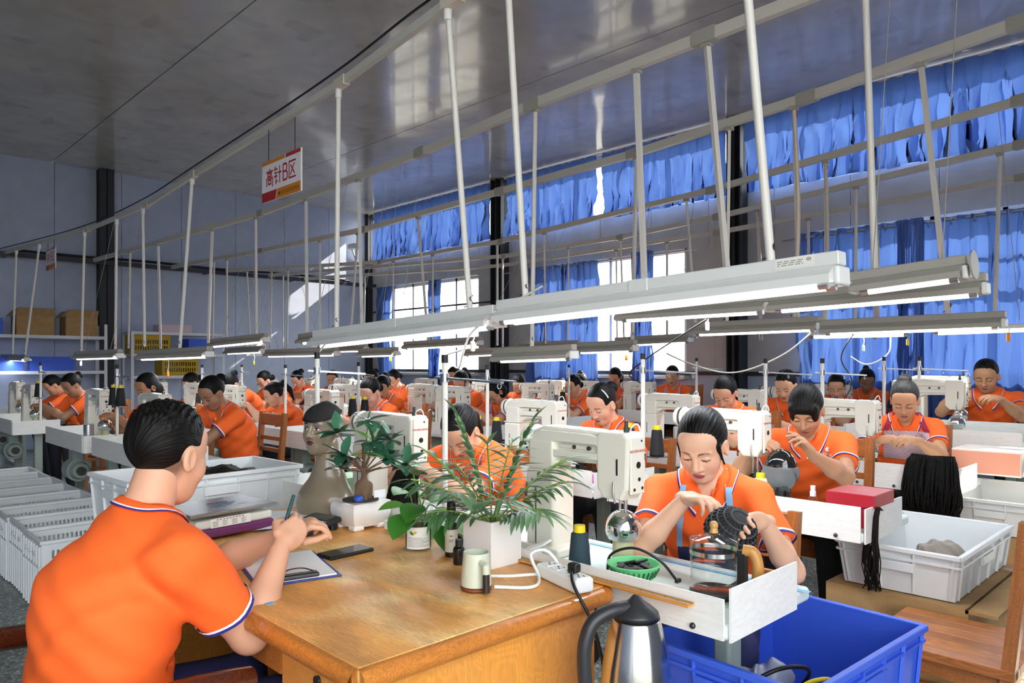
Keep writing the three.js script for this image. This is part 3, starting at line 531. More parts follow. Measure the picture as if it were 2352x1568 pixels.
// --- hair in the head's frame ---
function hairParts(style, male) {
  const w = male ? 1.06 : 1; let list = [], cut, extra = [];
  const shell = ell([0, .036, -.016], [.0805 * w, .0945, .1]);
  const face = male ? ell([0, -.055, .085], [.063, .108, .083]) : ell([0, -.062, .084], [.058, .114, .08]);
  const earFree = union([[ell([.085, -.012, .012], [.02, .035, .034]), .001], [ell([-.085, -.012, .012], [.02, .035, .034]), .001]]);
  if (style === 'short' || style === 'spiky') {
    const tuft = style === 'spiky' ? .012 : .007;
    return (x, y, z) => { let d = shell(x, y, z) + .004 - (y > .05 ? tuft * sat((y - .05) / .06) * (.6 + .25 * Math.sin(x * 210 + z * 90 + 2 * Math.sin(z * 80)) * Math.sin(z * 190 + x * 70 + 1) + .2 * Math.sin(x * 420 - z * 260)) : 0); d = smax(d, -face(x, y, z), .012); d = smax(d, -earFree(x, y, z), .01); return smax(d, -(y + .092 + .45 * (z + .06)), .012); };
  }
  if (style === 'bun') extra = [[ell([0, .045, -.125], [.042, .04, .036]), .012]];
  if (style === 'lowbun') extra = [[ell([0, -.03, -.115], [.045, .042, .036]), .015]];
  if (style === 'topbun') extra = [[ell([0, .125, -.055], [.04, .026, .04]), .01]];
  if (style === 'pony') extra = [[rc([0, .06, -.105], [0, .065, -.14], .022, .026), .01], [rc([0, .065, -.14], [.01, -.03, -.165], .028, .026), .02], [rc([.01, -.03, -.165], [.02, -.14, -.15], .026, .01), .02]];
  if (style === 'lowpony') extra = [[rc([0, -.03, -.1], [.0, -.06, -.125], .024, .024), .012], [rc([0, -.06, -.125], [.0, -.17, -.12], .026, .012), .02]];
  if (style === 'bangs') extra = [[ell([0, .058, .06], [.066, .03, .032]), .02], [ell([.045, .02, .05], [.022, .05, .03]), .02], [ell([-.045, .02, .05], [.022, .05, .03]), .02], [rc([0, -.03, -.1], [.0, -.16, -.13], .028, .014), .02]];
  if (style === 'wisps') extra = [[ell([0, -.03, -.105], [.05, .045, .04]), .02], [rc([.066, .03, .04], [.073, -.05, .028], .007, .0035), .02], [rc([-.066, .03, .04], [-.073, -.05, .028], .007, .0035), .02]];
  if (style === 'bob') extra = [[ell([.055, -.03, -.03], [.028, .07, .055]), .02], [ell([-.055, -.03, -.03], [.028, .07, .055]), .02], [ell([0, -.03, -.08], [.07, .06, .035]), .03]];
  const ex = extra.length ? union(extra) : null, showEar = style !== 'bob';
  return (x, y, z) => { let d = shell(x, y, z); d = smax(d, -face(x, y, z), .01); if (showEar) d = smax(d, -earFree(x, y, z), .012); d = smax(d, -(y + .07 + .3 * (z + .06)), .015); if (ex) d = smin(d, ex(x, y, z), .012); return d + .0006 * Math.sin(Math.atan2(x, y + .02) * 61 + z * 24 + 3 * Math.sin(x * 40)); };
}
const strand = texture(256, 64, (u, v) => { const k = 255 * (.55 * n128(u * 2, v * .25) + .45 * n64(u * 2.5 + .3, v * .4)); return [k, k, k]; }, false);
const clothTex = texture(128, 128, (u, v) => { const k = 128 + 60 * Math.sin(u * 400) * Math.sin(v * 400) + 50 * (n128(u, v) - .5); return [k, k, k]; }, false);
M.skinV = new THREE.MeshPhysicalMaterial({ vertexColors: true, roughness: 0.5 });
M.shirt = mat(0xff6a22, 0.8, { sheen: 0.15, sheenRoughness: .6 });
M.hair = mat(0x0a0807, 0.52, { bumpMap: strand, bumpScale: .0025, specularIntensity: .4 });
M.hairBrown = mat(0x1a120d, 0.5, { bumpMap: strand, bumpScale: .0025, specularIntensity: .5 });
M.hairGrey = mat(0x2e2a27, 0.5, { bumpMap: strand, bumpScale: .003, specularIntensity: .6 });
M.stripeW = mat(0xf3f3f5, .8); M.stripeB = mat(0x2b2a86, .8);
M.jeans = mat(0x252a55, .85); M.trousers = mat(0x23262c, .85); M.shoe = mat(0x1d1b1a, .5);
M.button = mat(0xe9e2da, .35);
// --- one hand: wrist at origin, fingers along +z, palm facing -y, thumb on the +x (side = 1) or -x side ---
function handField(side, curl, spread = 1, thumbIn = .5) {
  const L = [[.022, .083, .07, .0088], [.0068, .088, .077, .0092], [-.0085, .086, .071, .0087], [-.0225, .078, .057, .0078]], list = [];
  list.push([wide(rc([0, 0, .015], [0, -.001, .07], .021, .022), .62), .001]);
  const palm = (x, y, z) => Math.max(ell([0, 0, .05], [.039, .0155, .05])(x, y, z), -1); list[0] = [palm, .001]; list.push([rc([0, 0, -.02], [0, 0, .02], .022, .023), .02]);
  const fingers = [];
  L.forEach(([fx, fz, len, r], i) => {
    const c = Array.isArray(curl) ? curl[i] : curl; let p = [side * fx, 0, fz], a = .25 * c, sx = side * fx * 3 * spread; const seg = [len * .45, len * .31, len * .24];
    seg.forEach((s, j) => { a += c * [.75, 1.0, .7][j]; const q = [p[0] + Math.sin(sx) * s * Math.cos(a) * .5, p[1] - Math.sin(a) * s, p[2] + Math.cos(a) * s]; fingers.push(rc(p, q, r * (1 - .07 * j), r * (.95 - .1 * j))); p = q; });
  });
  { let p = [side * .03, -.004, .025]; const q1 = [side * (.058 - .012 * thumbIn), -.012 - .012 * thumbIn, .055], q2 = [side * (.066 - .035 * thumbIn), -.02 - .02 * thumbIn, .084], q3 = [side * (.064 - .05 * thumbIn), -.024 - .026 * thumbIn, .108]; fingers.push(rc(p, q1, .0135, .0115), rc(q1, q2, .0112, .0098), rc(q2, q3, .0098, .0082)); }
  const base = union(list);
  return (x, y, z) => { let d = base(x, y, z), f = 1e3; if (d > .15) return d - .02; for (const g of fingers) { const t = g(x, y, z); if (t < f) f = t; } return smin(d, f, .008); };
}
function placedField(field, inv) { const e = inv.elements; return (x, y, z) => field(e[0] * x + e[4] * y + e[8] * z + e[12], e[1] * x + e[5] * y + e[9] * z + e[13], e[2] * x + e[6] * y + e[10] * z + e[14]); }
function joinGeo(list) { const g = mergeGeometries(list.map((q) => q.toNonIndexed())); return mergeVertices(g); }
function ik(S, T, l1, l2, pole) { // elbow position
  const d = T.clone().sub(S); let L = d.length(); const mx = (l1 + l2) * .995; if (L > mx) { T = S.clone().add(d.multiplyScalar(mx / L)); L = mx; } const dir = T.clone().sub(S).normalize();
  const a = (l1 * l1 - l2 * l2 + L * L) / (2 * L), h = Math.sqrt(Math.max(0, l1 * l1 - a * a)); const p = pole.clone().sub(dir.clone().multiplyScalar(pole.dot(dir))).normalize();
  return { E: S.clone().add(dir.multiplyScalar(a)).add(p.multiplyScalar(h)), T };
}
function person(o) {
  // o: label, top [x,y,z] of the head, face (turn), lean, hunch, pitch, yaw, roll, hands [[x,y,z] left, right] in the world, q (cell scale)
  const male = !!o.male, q = o.q ?? 1, S = o.size ?? (male ? 1.05 : .98), turn = o.turn ?? -Math.PI / 2;
  const lean = o.lean ?? .28, hunch = o.hunch ?? .3, pitch = o.pitch ?? .55, yaw = o.yaw ?? 0, roll = o.roll ?? 0, bulk = o.bulk ?? 1;
  const C0 = V(0, Math.cos(lean) * .27 * S, Math.sin(lean) * .27 * S), N0 = C0.clone().add(V(0, Math.cos(lean + hunch) * .2 * S, Math.sin(lean + hunch) * .2 * S));
  const neckDir = V(0, Math.cos(lean + hunch * .7 + pitch * .25), Math.sin(lean + hunch * .7 + pitch * .25));
  const hq = new THREE.Quaternion().setFromEuler(new THREE.Euler(lean * .4 + pitch, yaw, roll, 'YXZ'));
  const headUp = V(0, 1, 0).applyQuaternion(hq), headFwd = V(0, 0, 1).applyQuaternion(hq);
  const neckTop = N0.clone().addScaledVector(neckDir, .085 * S);
  const HC0 = neckTop.clone().addScaledVector(headUp, .07 * S).addScaledVector(headFwd, .018 * S), hs = S * (o.headScale ?? 1);
  let topY = -1e9; for (let a = 0; a < 40; a++) { const t = a / 40 * 6.283; for (let b = 0; b < 10; b++) { const f = b / 10 * 1.57; const p = V(.08 * Math.sin(f) * Math.cos(t), .036 + .094 * Math.cos(f), -.016 + .1 * Math.sin(f) * Math.sin(t)).applyQuaternion(hq).multiplyScalar(hs); topY = Math.max(topY, HC0.y + p.y); } }
  const g = thing('person', o.label, 'person'); g.rotation.y = turn;
  const hipY = o.top[1] - topY, off = HC0.clone().applyAxisAngle(V(0, 1, 0), turn);
  g.position.set(o.top[0] - off.x, 0, o.top[2] - off.z);
  const up = V(0, hipY, 0), C = C0.clone().add(up), N = N0.clone().add(up), HC = HC0.clone().add(up), NT = neckTop.clone().add(up), hip = up.clone();
  const toLocal = (p) => V(p[0] - g.position.x, p[1], p[2] - g.position.z).applyAxisAngle(V(0, 1, 0), -turn);
  const sw = (male ? .185 : .158) * S * (o.shoulder ?? 1), dropS = o.shoulderDrop ?? .04;
  const back = V(0, Math.sin(lean + hunch) * -.0, -.01);
  const arms = [1, -1].map((sd, i) => {
    const Sh = N.clone().add(V(sd * sw, -dropS * S, 0)).addScaledVector(V(0, -Math.sin(lean + hunch), Math.cos(lean + hunch)), .02 * S * (o.round ?? 1));
    const T = toLocal(o.hands[i]); const { E, T: W } = ik(Sh, T, .285 * S, .235 * S, V(...(o.poles?.[i] ?? [sd * .8, -1, -.25])));
    return { sd, Sh, E, W };
  });
  const A = (v) => v.toArray(), tw = male ? .78 : .8;
  // shirt
  const sl = o.sleeve ?? .62, sr = (male ? .066 : .058) * S;
  const torso = [[wide(rc(A(V(0, hip.y - .02, hip.z - .01)).map((v, i) => i ? v : 0), A(C), .128 * S * bulk * (male ? 1.06 : 1), .118 * S * bulk), tw), .001], [wide(rc(A(C), A(N.clone().lerp(C, .22)), .116 * S * bulk, .088 * S), .74), .08]];
  const sleeveEnds = [];
  for (const a of arms) { const e = a.Sh.clone().lerp(a.E, sl); torso.push([rc([a.sd * .02, N.y - .035 * S, N.z - .005], A(a.Sh), .058 * S, sr * .98), .06]); torso.push([rc(A(a.Sh), A(a.Sh.clone().lerp(a.E, sl + .2)), sr, sr * 1.02), .03]); sleeveEnds.push([e, a.E.clone().sub(a.Sh).normalize(), a]); }
  if (!male) for (const sd of [1, -1]) torso.push([ball([sd * .065 * S, C.y + .045 * S, C.z + .075 * S], .062 * S), .07]);
  const tors = union(torso.slice(0, 2).concat(torso.filter((t, i) => i >= 2))), neckIn = rc(A(N.clone().addScaledVector(neckDir, -.06)), A(NT), .05 * S, .052 * S);
  const vee = o.vee ?? (male ? 0 : .05), veeBall = rc(A(N.clone().add(V(0, -.0, .07 * S))), A(N.clone().add(V(0, -.02 - vee, .1 * S))), .035, .012);
  const ph = (o.top[0] * 13 + o.top[2] * 7) % 6;
  const fold = (x, y, z) => .0045 * Math.sin((y * 34 + x * 22 + z * 10) + ph + 2 * Math.sin(x * 17 + y * 9 + ph)) * (.4 + .6 * Math.sin(x * 11 + y * 6 + ph) ** 2) + .003 * Math.sin(y * 61 - x * 30 + z * 45 + ph * 2);
  const shirt = (x, y, z) => { let d = tors(x, y, z); if (d > .08) return d; d += fold(x, y, z) * (o.foldScale ?? 1); for (const [e, n, a] of sleeveEnds) { const t = (x - e.x) * n.x + (y - e.y) * n.y + (z - e.z) * n.z; if (t > -.03 && (x - e.x) ** 2 + (y - e.y) ** 2 + (z - e.z) ** 2 < .03) d = Math.max(d, t); } d = smax(d, -neckIn(x, y, z) + -.006, .012); if (vee > 0) d = smax(d, -veeBall(x, y, z), .012); return d; };
  const xs = arms.flatMap((a) => [a.Sh.x, a.E.x]).concat([.2, -.2]), zs = arms.flatMap((a) => [a.Sh.z, a.E.z]).concat([-.2, C.z + .2, -.22]), ys = arms.map((a) => a.E.y);
  const lo = [Math.min(...xs) - .1, Math.min(hip.y - .14, ...ys) - .02, Math.min(...zs) - .06], hi = [Math.max(...xs) + .1, N.y + .12, Math.max(...zs) + .1];
  const lowCut = (x, y, z) => Math.max(shirt(x, y, z), hip.y - .11 - y);
  const shirtMesh = part('polo_shirt', isoMesh(lowCut, lo, hi, .0125 * q, null, (x, y) => [x * 8, y * 8]), o.shirtMat ?? M.shirt, g);
  // skin: neck, arms, hands and head as one surface
  const skinCol = lin(o.skin ?? 0xd9a284), geos = [];
  const limbs = [[rc(A(N.clone().addScaledVector(neckDir, -.07)), A(NT.clone().addScaledVector(headUp, .02)), .05 * S * (male ? 1.12 : 1), .047 * S * (male ? 1.15 : 1)), .02], [wide(rc(A(C), A(N.clone().lerp(C, .2)), .098 * S * bulk, .07 * S), .74), .05]];
  for (const a of arms) { limbs.push([rc([a.sd * .03, N.y - .04, N.z], A(a.Sh), .045 * S, .05 * S), .03], [rc(A(a.Sh), A(a.E), .05 * S * (o.armR ?? 1), .039 * S * (o.armR ?? 1)), .02], [rc(A(a.E), A(a.E.clone().lerp(a.W, .35)), .039 * S * (o.armR ?? 1), .04 * S * (o.armR ?? 1)), .02], [rc(A(a.E.clone().lerp(a.W, .35)), A(a.W), .04 * S * (o.armR ?? 1), .025 * S), .02]); }
  const body = union(limbs); const allx = xs.concat(arms.map((a) => a.W.x)), allz = zs.concat(arms.map((a) => a.W.z)), ally = ys.concat(arms.map((a) => a.W.y));
  geos.push(isoMesh(body, [Math.min(...allx) - .06, Math.min(C.y - .12, ...ally) - .05, Math.min(...allz) - .02], [Math.max(...allx) + .06, Math.max(HC.y + .02, ...ally.map((v) => v + .05)), Math.max(...allz) + .08], .012 * q, () => skinCol));
  arms.forEach((a, i) => {
    const fw = a.W.clone().sub(a.E).normalize(), hd = o.handDir?.[i] ? V(...o.handDir[i]).normalize() : fw.clone().add(V(-a.sd * .5, -.25, .35)).normalize();
    const palm = V(...(o.palm?.[i] ?? [-a.sd * .75, -.65, 0])), y = palm.clone().negate(); y.addScaledVector(hd, -y.dot(hd)).normalize(); const x = y.clone().cross(hd);
    const m = new THREE.Matrix4().makeBasis(x, y, hd).setPosition(a.W.clone()).multiply(new THREE.Matrix4().makeScale(S, S, S)), hf = handField(-a.sd, o.curl?.[i] ?? [.45, .6, .7, .8], 1, o.thumb?.[i] ?? .6);
    const gg = isoMesh(hf, [-.085, -.1, -.04], [.085, .04, .19], (o.handCell ?? .005) * q, () => skinCol); gg.applyMatrix4(m); geos.push(gg);
  });
  const hm = new THREE.Matrix4().compose(HC, hq, V(hs, hs, hs));
  const headGeo = isoMesh(headParts(male), [-.1, -.13, -.13], [.1, .14, .13], (o.headCell ?? .004) * q, faceColor(o.skin ?? 0xd9a284, o.face ?? {})); headGeo.applyMatrix4(hm); geos.push(headGeo);
  part('body', joinGeo(geos), M.skinV, g);
  // hair
  const hg = isoMesh(hairParts(o.hair ?? 'bun', male), [-.13, -.2, -.22], [.13, .18, .12], (o.hairCell ?? .0048) * q, null, (x, y, z) => [Math.atan2(x, y + .03) / 3.1416 + .5, z * 2]); hg.applyMatrix4(hm);
  const hair = part('hair', hg, o.hairMat ?? M.hair, g);
  if (o.headband) { const t = new THREE.TorusGeometry(.0855, .004, 8, 40, 2.6).rotateZ(.27).rotateX(-.15).translate(0, .036, .015); t.applyMatrix4(hm); part('headband', t, o.headband, hair); }
  if (o.tie) { const t = new THREE.TorusGeometry(.026, .008, 8, 16).translate(0, .062, -.118); t.applyMatrix4(hm); part('hair_tie', t, o.tie, hair); }
  if (o.glasses) { const t = merge([new THREE.TorusGeometry(.02, .0018, 6, 20).translate(.032, -.004, .096), new THREE.TorusGeometry(.02, .0018, 6, 20).translate(-.032, -.004, .096), rod([-.012, 0, .097], [.012, 0, .097], .0016), rod([.052, 0, .094], [.078, 0, -.005], .0016), rod([-.052, 0, .094], [-.078, 0, -.005], .0016)]); t.applyMatrix4(hm); part('glasses', t, M.black, g); }
  // collar with two stripes
  const ax = neckDir.clone(), cz = V(0, 0, 1).addScaledVector(ax, -ax.z).normalize(), cx = ax.clone().cross(cz).negate().multiplyScalar(-1);
  const collarPt = (phi, s) => { // s 0 fold .. 1 outer edge
    const fr = Math.cos(phi), open = Math.max(0, fr) ** 3; const r0 = (.059 + .004 * fr) * S * (male ? 1.1 : 1), h0 = (.036 - .03 * open + .012 * Math.max(0, -fr)) * S, len = (.05 + .03 * open) * S;
    const r = r0 + len * s * (.62 + .1 * open), h = h0 - len * s * (.62 + .5 * open);
    let p = N.clone().addScaledVector(cx, Math.sin(phi) * r).addScaledVector(cz, Math.cos(phi) * r + .012 * S).addScaledVector(ax, h);
    for (let it = 0; it < 3; it++) { const d = shirt(p.x, p.y, p.z), want = .0035 + .004 * (1 - s); if (d < want) { const e = .004, gx = V(shirt(p.x + e, p.y, p.z) - shirt(p.x - e, p.y, p.z), shirt(p.x, p.y + e, p.z) - shirt(p.x, p.y - e, p.z), shirt(p.x, p.y, p.z + e) - shirt(p.x, p.y, p.z - e)).normalize(); if (s > .25) p.addScaledVector(gx, want - d); } }
    return p;
  };
  const band = (s0, s1, lift, ns) => { const n = q > 1.4 ? 28 : 44, P = [], I = [], gap = .3; for (let j = 0; j <= ns; j++) for (let i = 0; i <= n; i++) { const phi = gap + (6.2832 - 2 * gap) * i / n, p = collarPt(phi, s0 + (s1 - s0) * j / ns); const out = p.clone().sub(N); out.addScaledVector(ax, -out.dot(ax)).normalize().addScaledVector(ax, .7).normalize(); p.addScaledVector(out, lift); P.push(p.x, p.y, p.z); } for (let j = 0; j < ns; j++) for (let i = 0; i < n; i++) { const a = j * (n + 1) + i; I.push(a, a + n + 1, a + 1, a + 1, a + n + 1, a + n + 2); } const bg = new THREE.BufferGeometry(); bg.setAttribute('position', new THREE.Float32BufferAttribute(P, 3)); bg.setIndex(I); bg.computeVertexNormals(); return bg; };
  const collar = part('collar', band(0, 1, 0, 5), o.shirtMat ?? M.shirt, shirtMesh);
  part('white_stripe', band(.8, .885, .0016, 1), M.stripeW, shirtMesh); part('blue_stripe', band(.9, 1.0, .0016, 1), M.stripeB, shirtMesh);
  for (const [e, n, a] of sleeveEnds) {
    const qn = new THREE.Quaternion().setFromUnitVectors(V(0, 1, 0), n);
    const ring = (off, h) => { const m = 28, P = [], I = []; for (let j = 0; j <= 1; j++) for (let i = 0; i <= m; i++) { const ph = i / m * 6.2832, dir = V(Math.cos(ph), 0, Math.sin(ph)).applyQuaternion(qn), c = e.clone().addScaledVector(n, off + (j - .5) * h); let r = .03; for (let k = 0; k < 24; k++) { const p = c.clone().addScaledVector(dir, r).addScaledVector(n, -.012 - Math.max(0, off)); const d = tors(p.x, p.y, p.z) + fold(p.x, p.y, p.z) * (o.foldScale ?? 1); if (d > .0015) break; r += Math.max(.001, -d * .8); } c.addScaledVector(dir, Math.min(r, sr * 1.25) + .001); P.push(c.x, c.y, c.z); } for (let i = 0; i < m; i++) I.push(i, i + m + 1, i + 1, i + 1, i + m + 1, i + m + 2); const rg = new THREE.BufferGeometry(); rg.setAttribute('position', new THREE.Float32BufferAttribute(P, 3)); rg.setIndex(I); rg.computeVertexNormals(); return rg; };
    part('white_stripe', ring(-.012, .007), M.stripeW, shirtMesh); part('blue_stripe', ring(-.004, .009), M.stripeB, shirtMesh);
  }
  // trousers and shoes
  const kneeZ = o.kneeZ ?? .4, kn = (sd) => [sd * .11, Math.max(.44, hip.y - .04), kneeZ], an = (sd) => [sd * .12, .1, kneeZ - .04];
  const legs = union([[wide(rc([0, hip.y, -.03], [0, hip.y - .02, .03], .125 * S, .12 * S), .75), .001], ...[1, -1].flatMap((sd) => [[rc([sd * .085, hip.y - .02, 0], kn(sd), .088 * S, .066), .04], [rc(kn(sd), an(sd), .064, .045), .02]])]);
  part('trousers', isoMesh(legs, [-.25, .06, -.2], [.25, hip.y + .12, kneeZ + .12], .02 * Math.max(1, q * .8)), o.pants ?? M.trousers, g);
  for (const sd of [1, -1]) part('shoe', isoMesh(union([[rc([sd * .12, .05, kneeZ - .07], [sd * .13, .035, kneeZ + .11], .045, .034), .001]]), [sd * .125 - .07, -.01, kneeZ - .14], [sd * .125 + .07, .12, kneeZ + .17], .018).translate(0, .0, 0), M.shoe, g);
  // front details
  const surf = (x, y) => { let z = C.z + .32, n = 0; while (n++ < 90) { const d = shirt(x, y, z); if (d < .0008) break; z -= Math.max(d * .7, .001); } return z; };
  if (o.buttons) { for (let k = 0; k < 2; k++) { const y = N.y - .07 - .045 * k; part('button', cyl(.0055, .0055, .003, 0, 0, 0, 12).rotateX(1.4).translate(0, y, surf(0, y) + .0015), M.button, shirtMesh); } }
  if (o.logo) { const gx = -.085 * -1, gy = C.y + .075, mk = lettering('FOXENE', .011); for (const geo of [mk.translate(gx, gy, 0), new THREE.RingGeometry(.004, .0095, 20, 1, .6, 5).translate(gx + .004, gy + .022, 0), new THREE.CircleGeometry(.003, 12).translate(gx + .004, gy + .022, 0)]) { const p = geo.attributes.position; for (let i = 0; i < p.count; i++) p.setZ(i, surf(p.getX(i), p.getY(i)) + .0022); geo.computeVertexNormals(); part('chest_print', geo, M.stripeW, shirtMesh); } }
  if (o.apron) { // bib with neck straps
    const { w, y0, y1, m, strap } = o.apron, nX = 12, nY = 10, P = [], I = [], U = []; for (let j = 0; j <= nY; j++) for (let i = 0; i <= nX; i++) { const x = (i / nX - .5) * w, y = C.y + y0 + (y1 - y0) * j / nY; P.push(x, y, surf(x, y) + .006); U.push(x * 10, y * 10); } for (let j = 0; j < nY; j++) for (let i = 0; i < nX; i++) { const a = j * (nX + 1) + i; I.push(a, a + 1, a + nX + 1, a + 1, a + nX + 2, a + nX + 1); } const ag = new THREE.BufferGeometry(); ag.setAttribute('position', new THREE.Float32BufferAttribute(P, 3)); ag.setAttribute('uv', new THREE.Float32BufferAttribute(U, 2)); ag.setIndex(I); ag.computeVertexNormals();
    const ap = part('apron', ag, m, g);
    for (const sd of [1, -1]) { const PP = [], II = []; const n = 14, hw = o.apron.sw ?? .014; for (let i = 0; i <= n; i++) { const t = i / n, y = C.y + y1 + (N.y + .045 - C.y - y1) * t, x0 = sd * (w * .46 * (1 - t) + .068 * t); for (const e of [-1, 1]) { const x = x0 + e * hw; let z = surf(x, Math.min(y, N.y - .015)); if (y > N.y - .02) z = Math.max(z - (y - N.y + .02) * 1.2, N.z - .02); PP.push(x, y, z + .017); } } for (let i = 0; i < n; i++) { const a = 2 * i; II.push(a, a + 1, a + 2, a + 1, a + 3, a + 2); } const sg = new THREE.BufferGeometry(); sg.setAttribute('position', new THREE.Float32BufferAttribute(PP, 3)); sg.setIndex(II); sg.computeVertexNormals(); part('strap', sg, strap, ap); }
  }
  g.userData.hipY = undefined; delete g.userData.hipY;
  return { g, hipY, HC, hm, shirt, C, N, arms };
}
const floralTex = texture(256, 256, (u, v) => { let c = [232, 205, 214]; const cell = 14, i = Math.floor(u * cell), j = Math.floor(v * cell), h = (Math.imul(i + 1, 73856093) ^ Math.imul(j + 1, 19349663)) >>> 0; const cx = (i + .3 + .4 * (h % 97) / 97) / cell, cy = (j + .3 + .4 * (h % 89) / 89) / cell, d = Math.hypot(u - cx, v - cy) * cell; if (d < .32) c = h % 3 ? [186, 60, 92] : [88, 92, 140]; if (d < .12) c = [244, 226, 190]; return c; });
M.floral = mat(0xffffff, .85, { map: floralTex }); M.burgundy = mat(0x9c1f3c, .85); M.lilac = mat(0xb79ac9, .85); M.lightBlue = mat(0x86b4dc, .8); M.pinkCloth = mat(0xd992b8, .85); M.olive = mat(0x4c4a2e, .85);
// ---------- sewing tables, post machines, thread stands ----------
const goldText = lettering('GOLDEN WHEEL', .0078);
function machineProto() { // needle at x 0, z 0, table top at y 0; operator at +x; pillar towards -z
  const g = new THREE.Group(); g.name = 'sewing_machine';
  part('base_plate', rbox(.17, .03, .2, .008, -.01, .015, -.29), M.machine, g);
  part('pillar', [rbox(.11, .26, .125, .012, -.01, .15, -.3), rbox(.1, .12, .115, .012, -.01, .32, -.3)], M.machine, g);
  part('pillar_seam', box(.113, .19, .004, -.01, .12, -.315), M.machineDark, g);
  part('pillar_ring', rbox(.114, .006, .13, .002, -.01, .285, -.3), M.machine, g);
  const arm = part('arm', extrude([[-.33, .3], [-.24, .3], [-.2, .318], [-.05, .322], [-.05, .405], [-.1, .412], [-.3, .415], [-.345, .4], [-.36, .37], [-.36, .32]], .062, .008).rotateY(-Math.PI / 2).translate(.03, 0, 0), M.machine, g);
  { const sl = []; for (let k = 0; k <= 8; k++) sl.push([-.07 + .016 * Math.sin(k / 8 * 3.1416), .362 - .016 * Math.cos(k / 8 * 3.1416)]); for (let k = 0; k <= 8; k++) sl.push([-.235 - .016 * Math.sin(k / 8 * 3.1416), .362 + .016 * Math.cos(k / 8 * 3.1416)]); part('side_cover', extrude([[-.32, .322], [-.21, .33], [-.056, .33], [-.056, .4], [-.1, .406], [-.3, .408], [-.34, .39], [-.345, .345]], .012, .002, [sl]).rotateY(-Math.PI / 2).translate(-.042, 0, 0), M.machine, arm); part('slide_bar', rbox(.006, .012, .13, .002, -.043, .362, -.16), M.machine, arm); }
  for (const z of [-.1, -.16]) part('screw', cyl(.007, .007, .008, 0, 0, 0, 10).rotateZ(Math.PI / 2).translate(-.046, .362, z), M.machineDark, arm);
  part('handwheel', lathe([[0, 0], [.03, 0], [.048, .004], [.052, .012], [.048, .02], [.04, .024], [.045, .03], [.046, .05], [.042, .056], [.03, .06], [0, .06]], 28).rotateX(-Math.PI / 2).translate(-.005, .37, -.355), M.machine, g);
  part('belt_groove', new THREE.TorusGeometry(.044, .005, 6, 24).translate(-.005, .37, -.382), M.machineDark, g);
  const head = part('head', extrude([[-.052, .245], [-.03, .222], [.03, .222], [.046, .25], [.052, .4], [.04, .412], [-.05, .412], [-.056, .4]], .078, .008).rotateY(-Math.PI / 2).translate(.029, 0, 0), M.machine, g);
  part('face_plate', rbox(.07, .175, .008, .012, -.01, .32, .06), M.machine, head);
  part('lettering', goldText.clone().translate(-.01, .365, .0648), M.redInk, head);
  for (const [x, y, r] of [[-.008, .322, .0105], [-.004, .278, .0062], [.012, .25, .005], [-.028, .248, .005], [.008, .395, .0035]]) part('hole', cyl(r, r, .004, 0, 0, 0, 14).rotateX(Math.PI / 2).translate(x, y, .0635), M.black, head);
  part('lever_slot', box(.003, .05, .005, -.0575, .315, .02), M.black, head); part('lever', tube([[-.06, .27, .01], [-.066, .24, .012], [-.062, .205, .016]], .0032, 8, 6), M.steel, head);
  part('top_knob', [cyl(.009, .009, .02, -.01, .425, .02, 12), cyl(.006, .006, .03, -.01, .44, .02, 10)], M.machineDark, g);
  part('thread_guide', tube([[-.01, .41, .03], [-.02, .44, .05], [.0, .445, .055], [.01, .42, .06]], .0025, 12, 6), M.whitePlastic, g);
  part('needle_bar', [cyl(.0055, .0055, .09, 0, .175, .01, 10), cyl(.004, .004, .07, 0, .175, -.012, 8)], M.steel, g);
  part('presser_foot', [box(.014, .035, .014, 0, .135, 0), box(.01, .006, .03, 0, .12, .005)], M.darkMetal, g);
  part('bed_post', cyl(.032, .036, .1, 0, .05, 0, 20), M.postPlastic, g);
  return g;
}
M.postPlastic = mat(0xc9c79a, .35, {});
const machine0 = machineProto();
const ballGeo = new THREE.SphereGeometry(.056, 32, 20, 0, 6.2832, 0, 2.2).scale(1, 1.02, 1);
function addMachine(x, y, z, label, dome) {
  const m = machine0.clone(); m.name = numbered('sewing_machine'); m.position.set(x, y, z); scene.add(m); tag(m, label, 'sewing machine', 'sewing machines');
  if (dome !== 'none') part('wig_block', ballGeo.clone().translate(0, .145 - .056 + .03, 0), dome === 'black' ? M.blackGloss : M.chrome, m);
  return m;
}
M.blackGloss = mat(0x161719, .08, { clearcoat: 1 });
const whoTables = [];
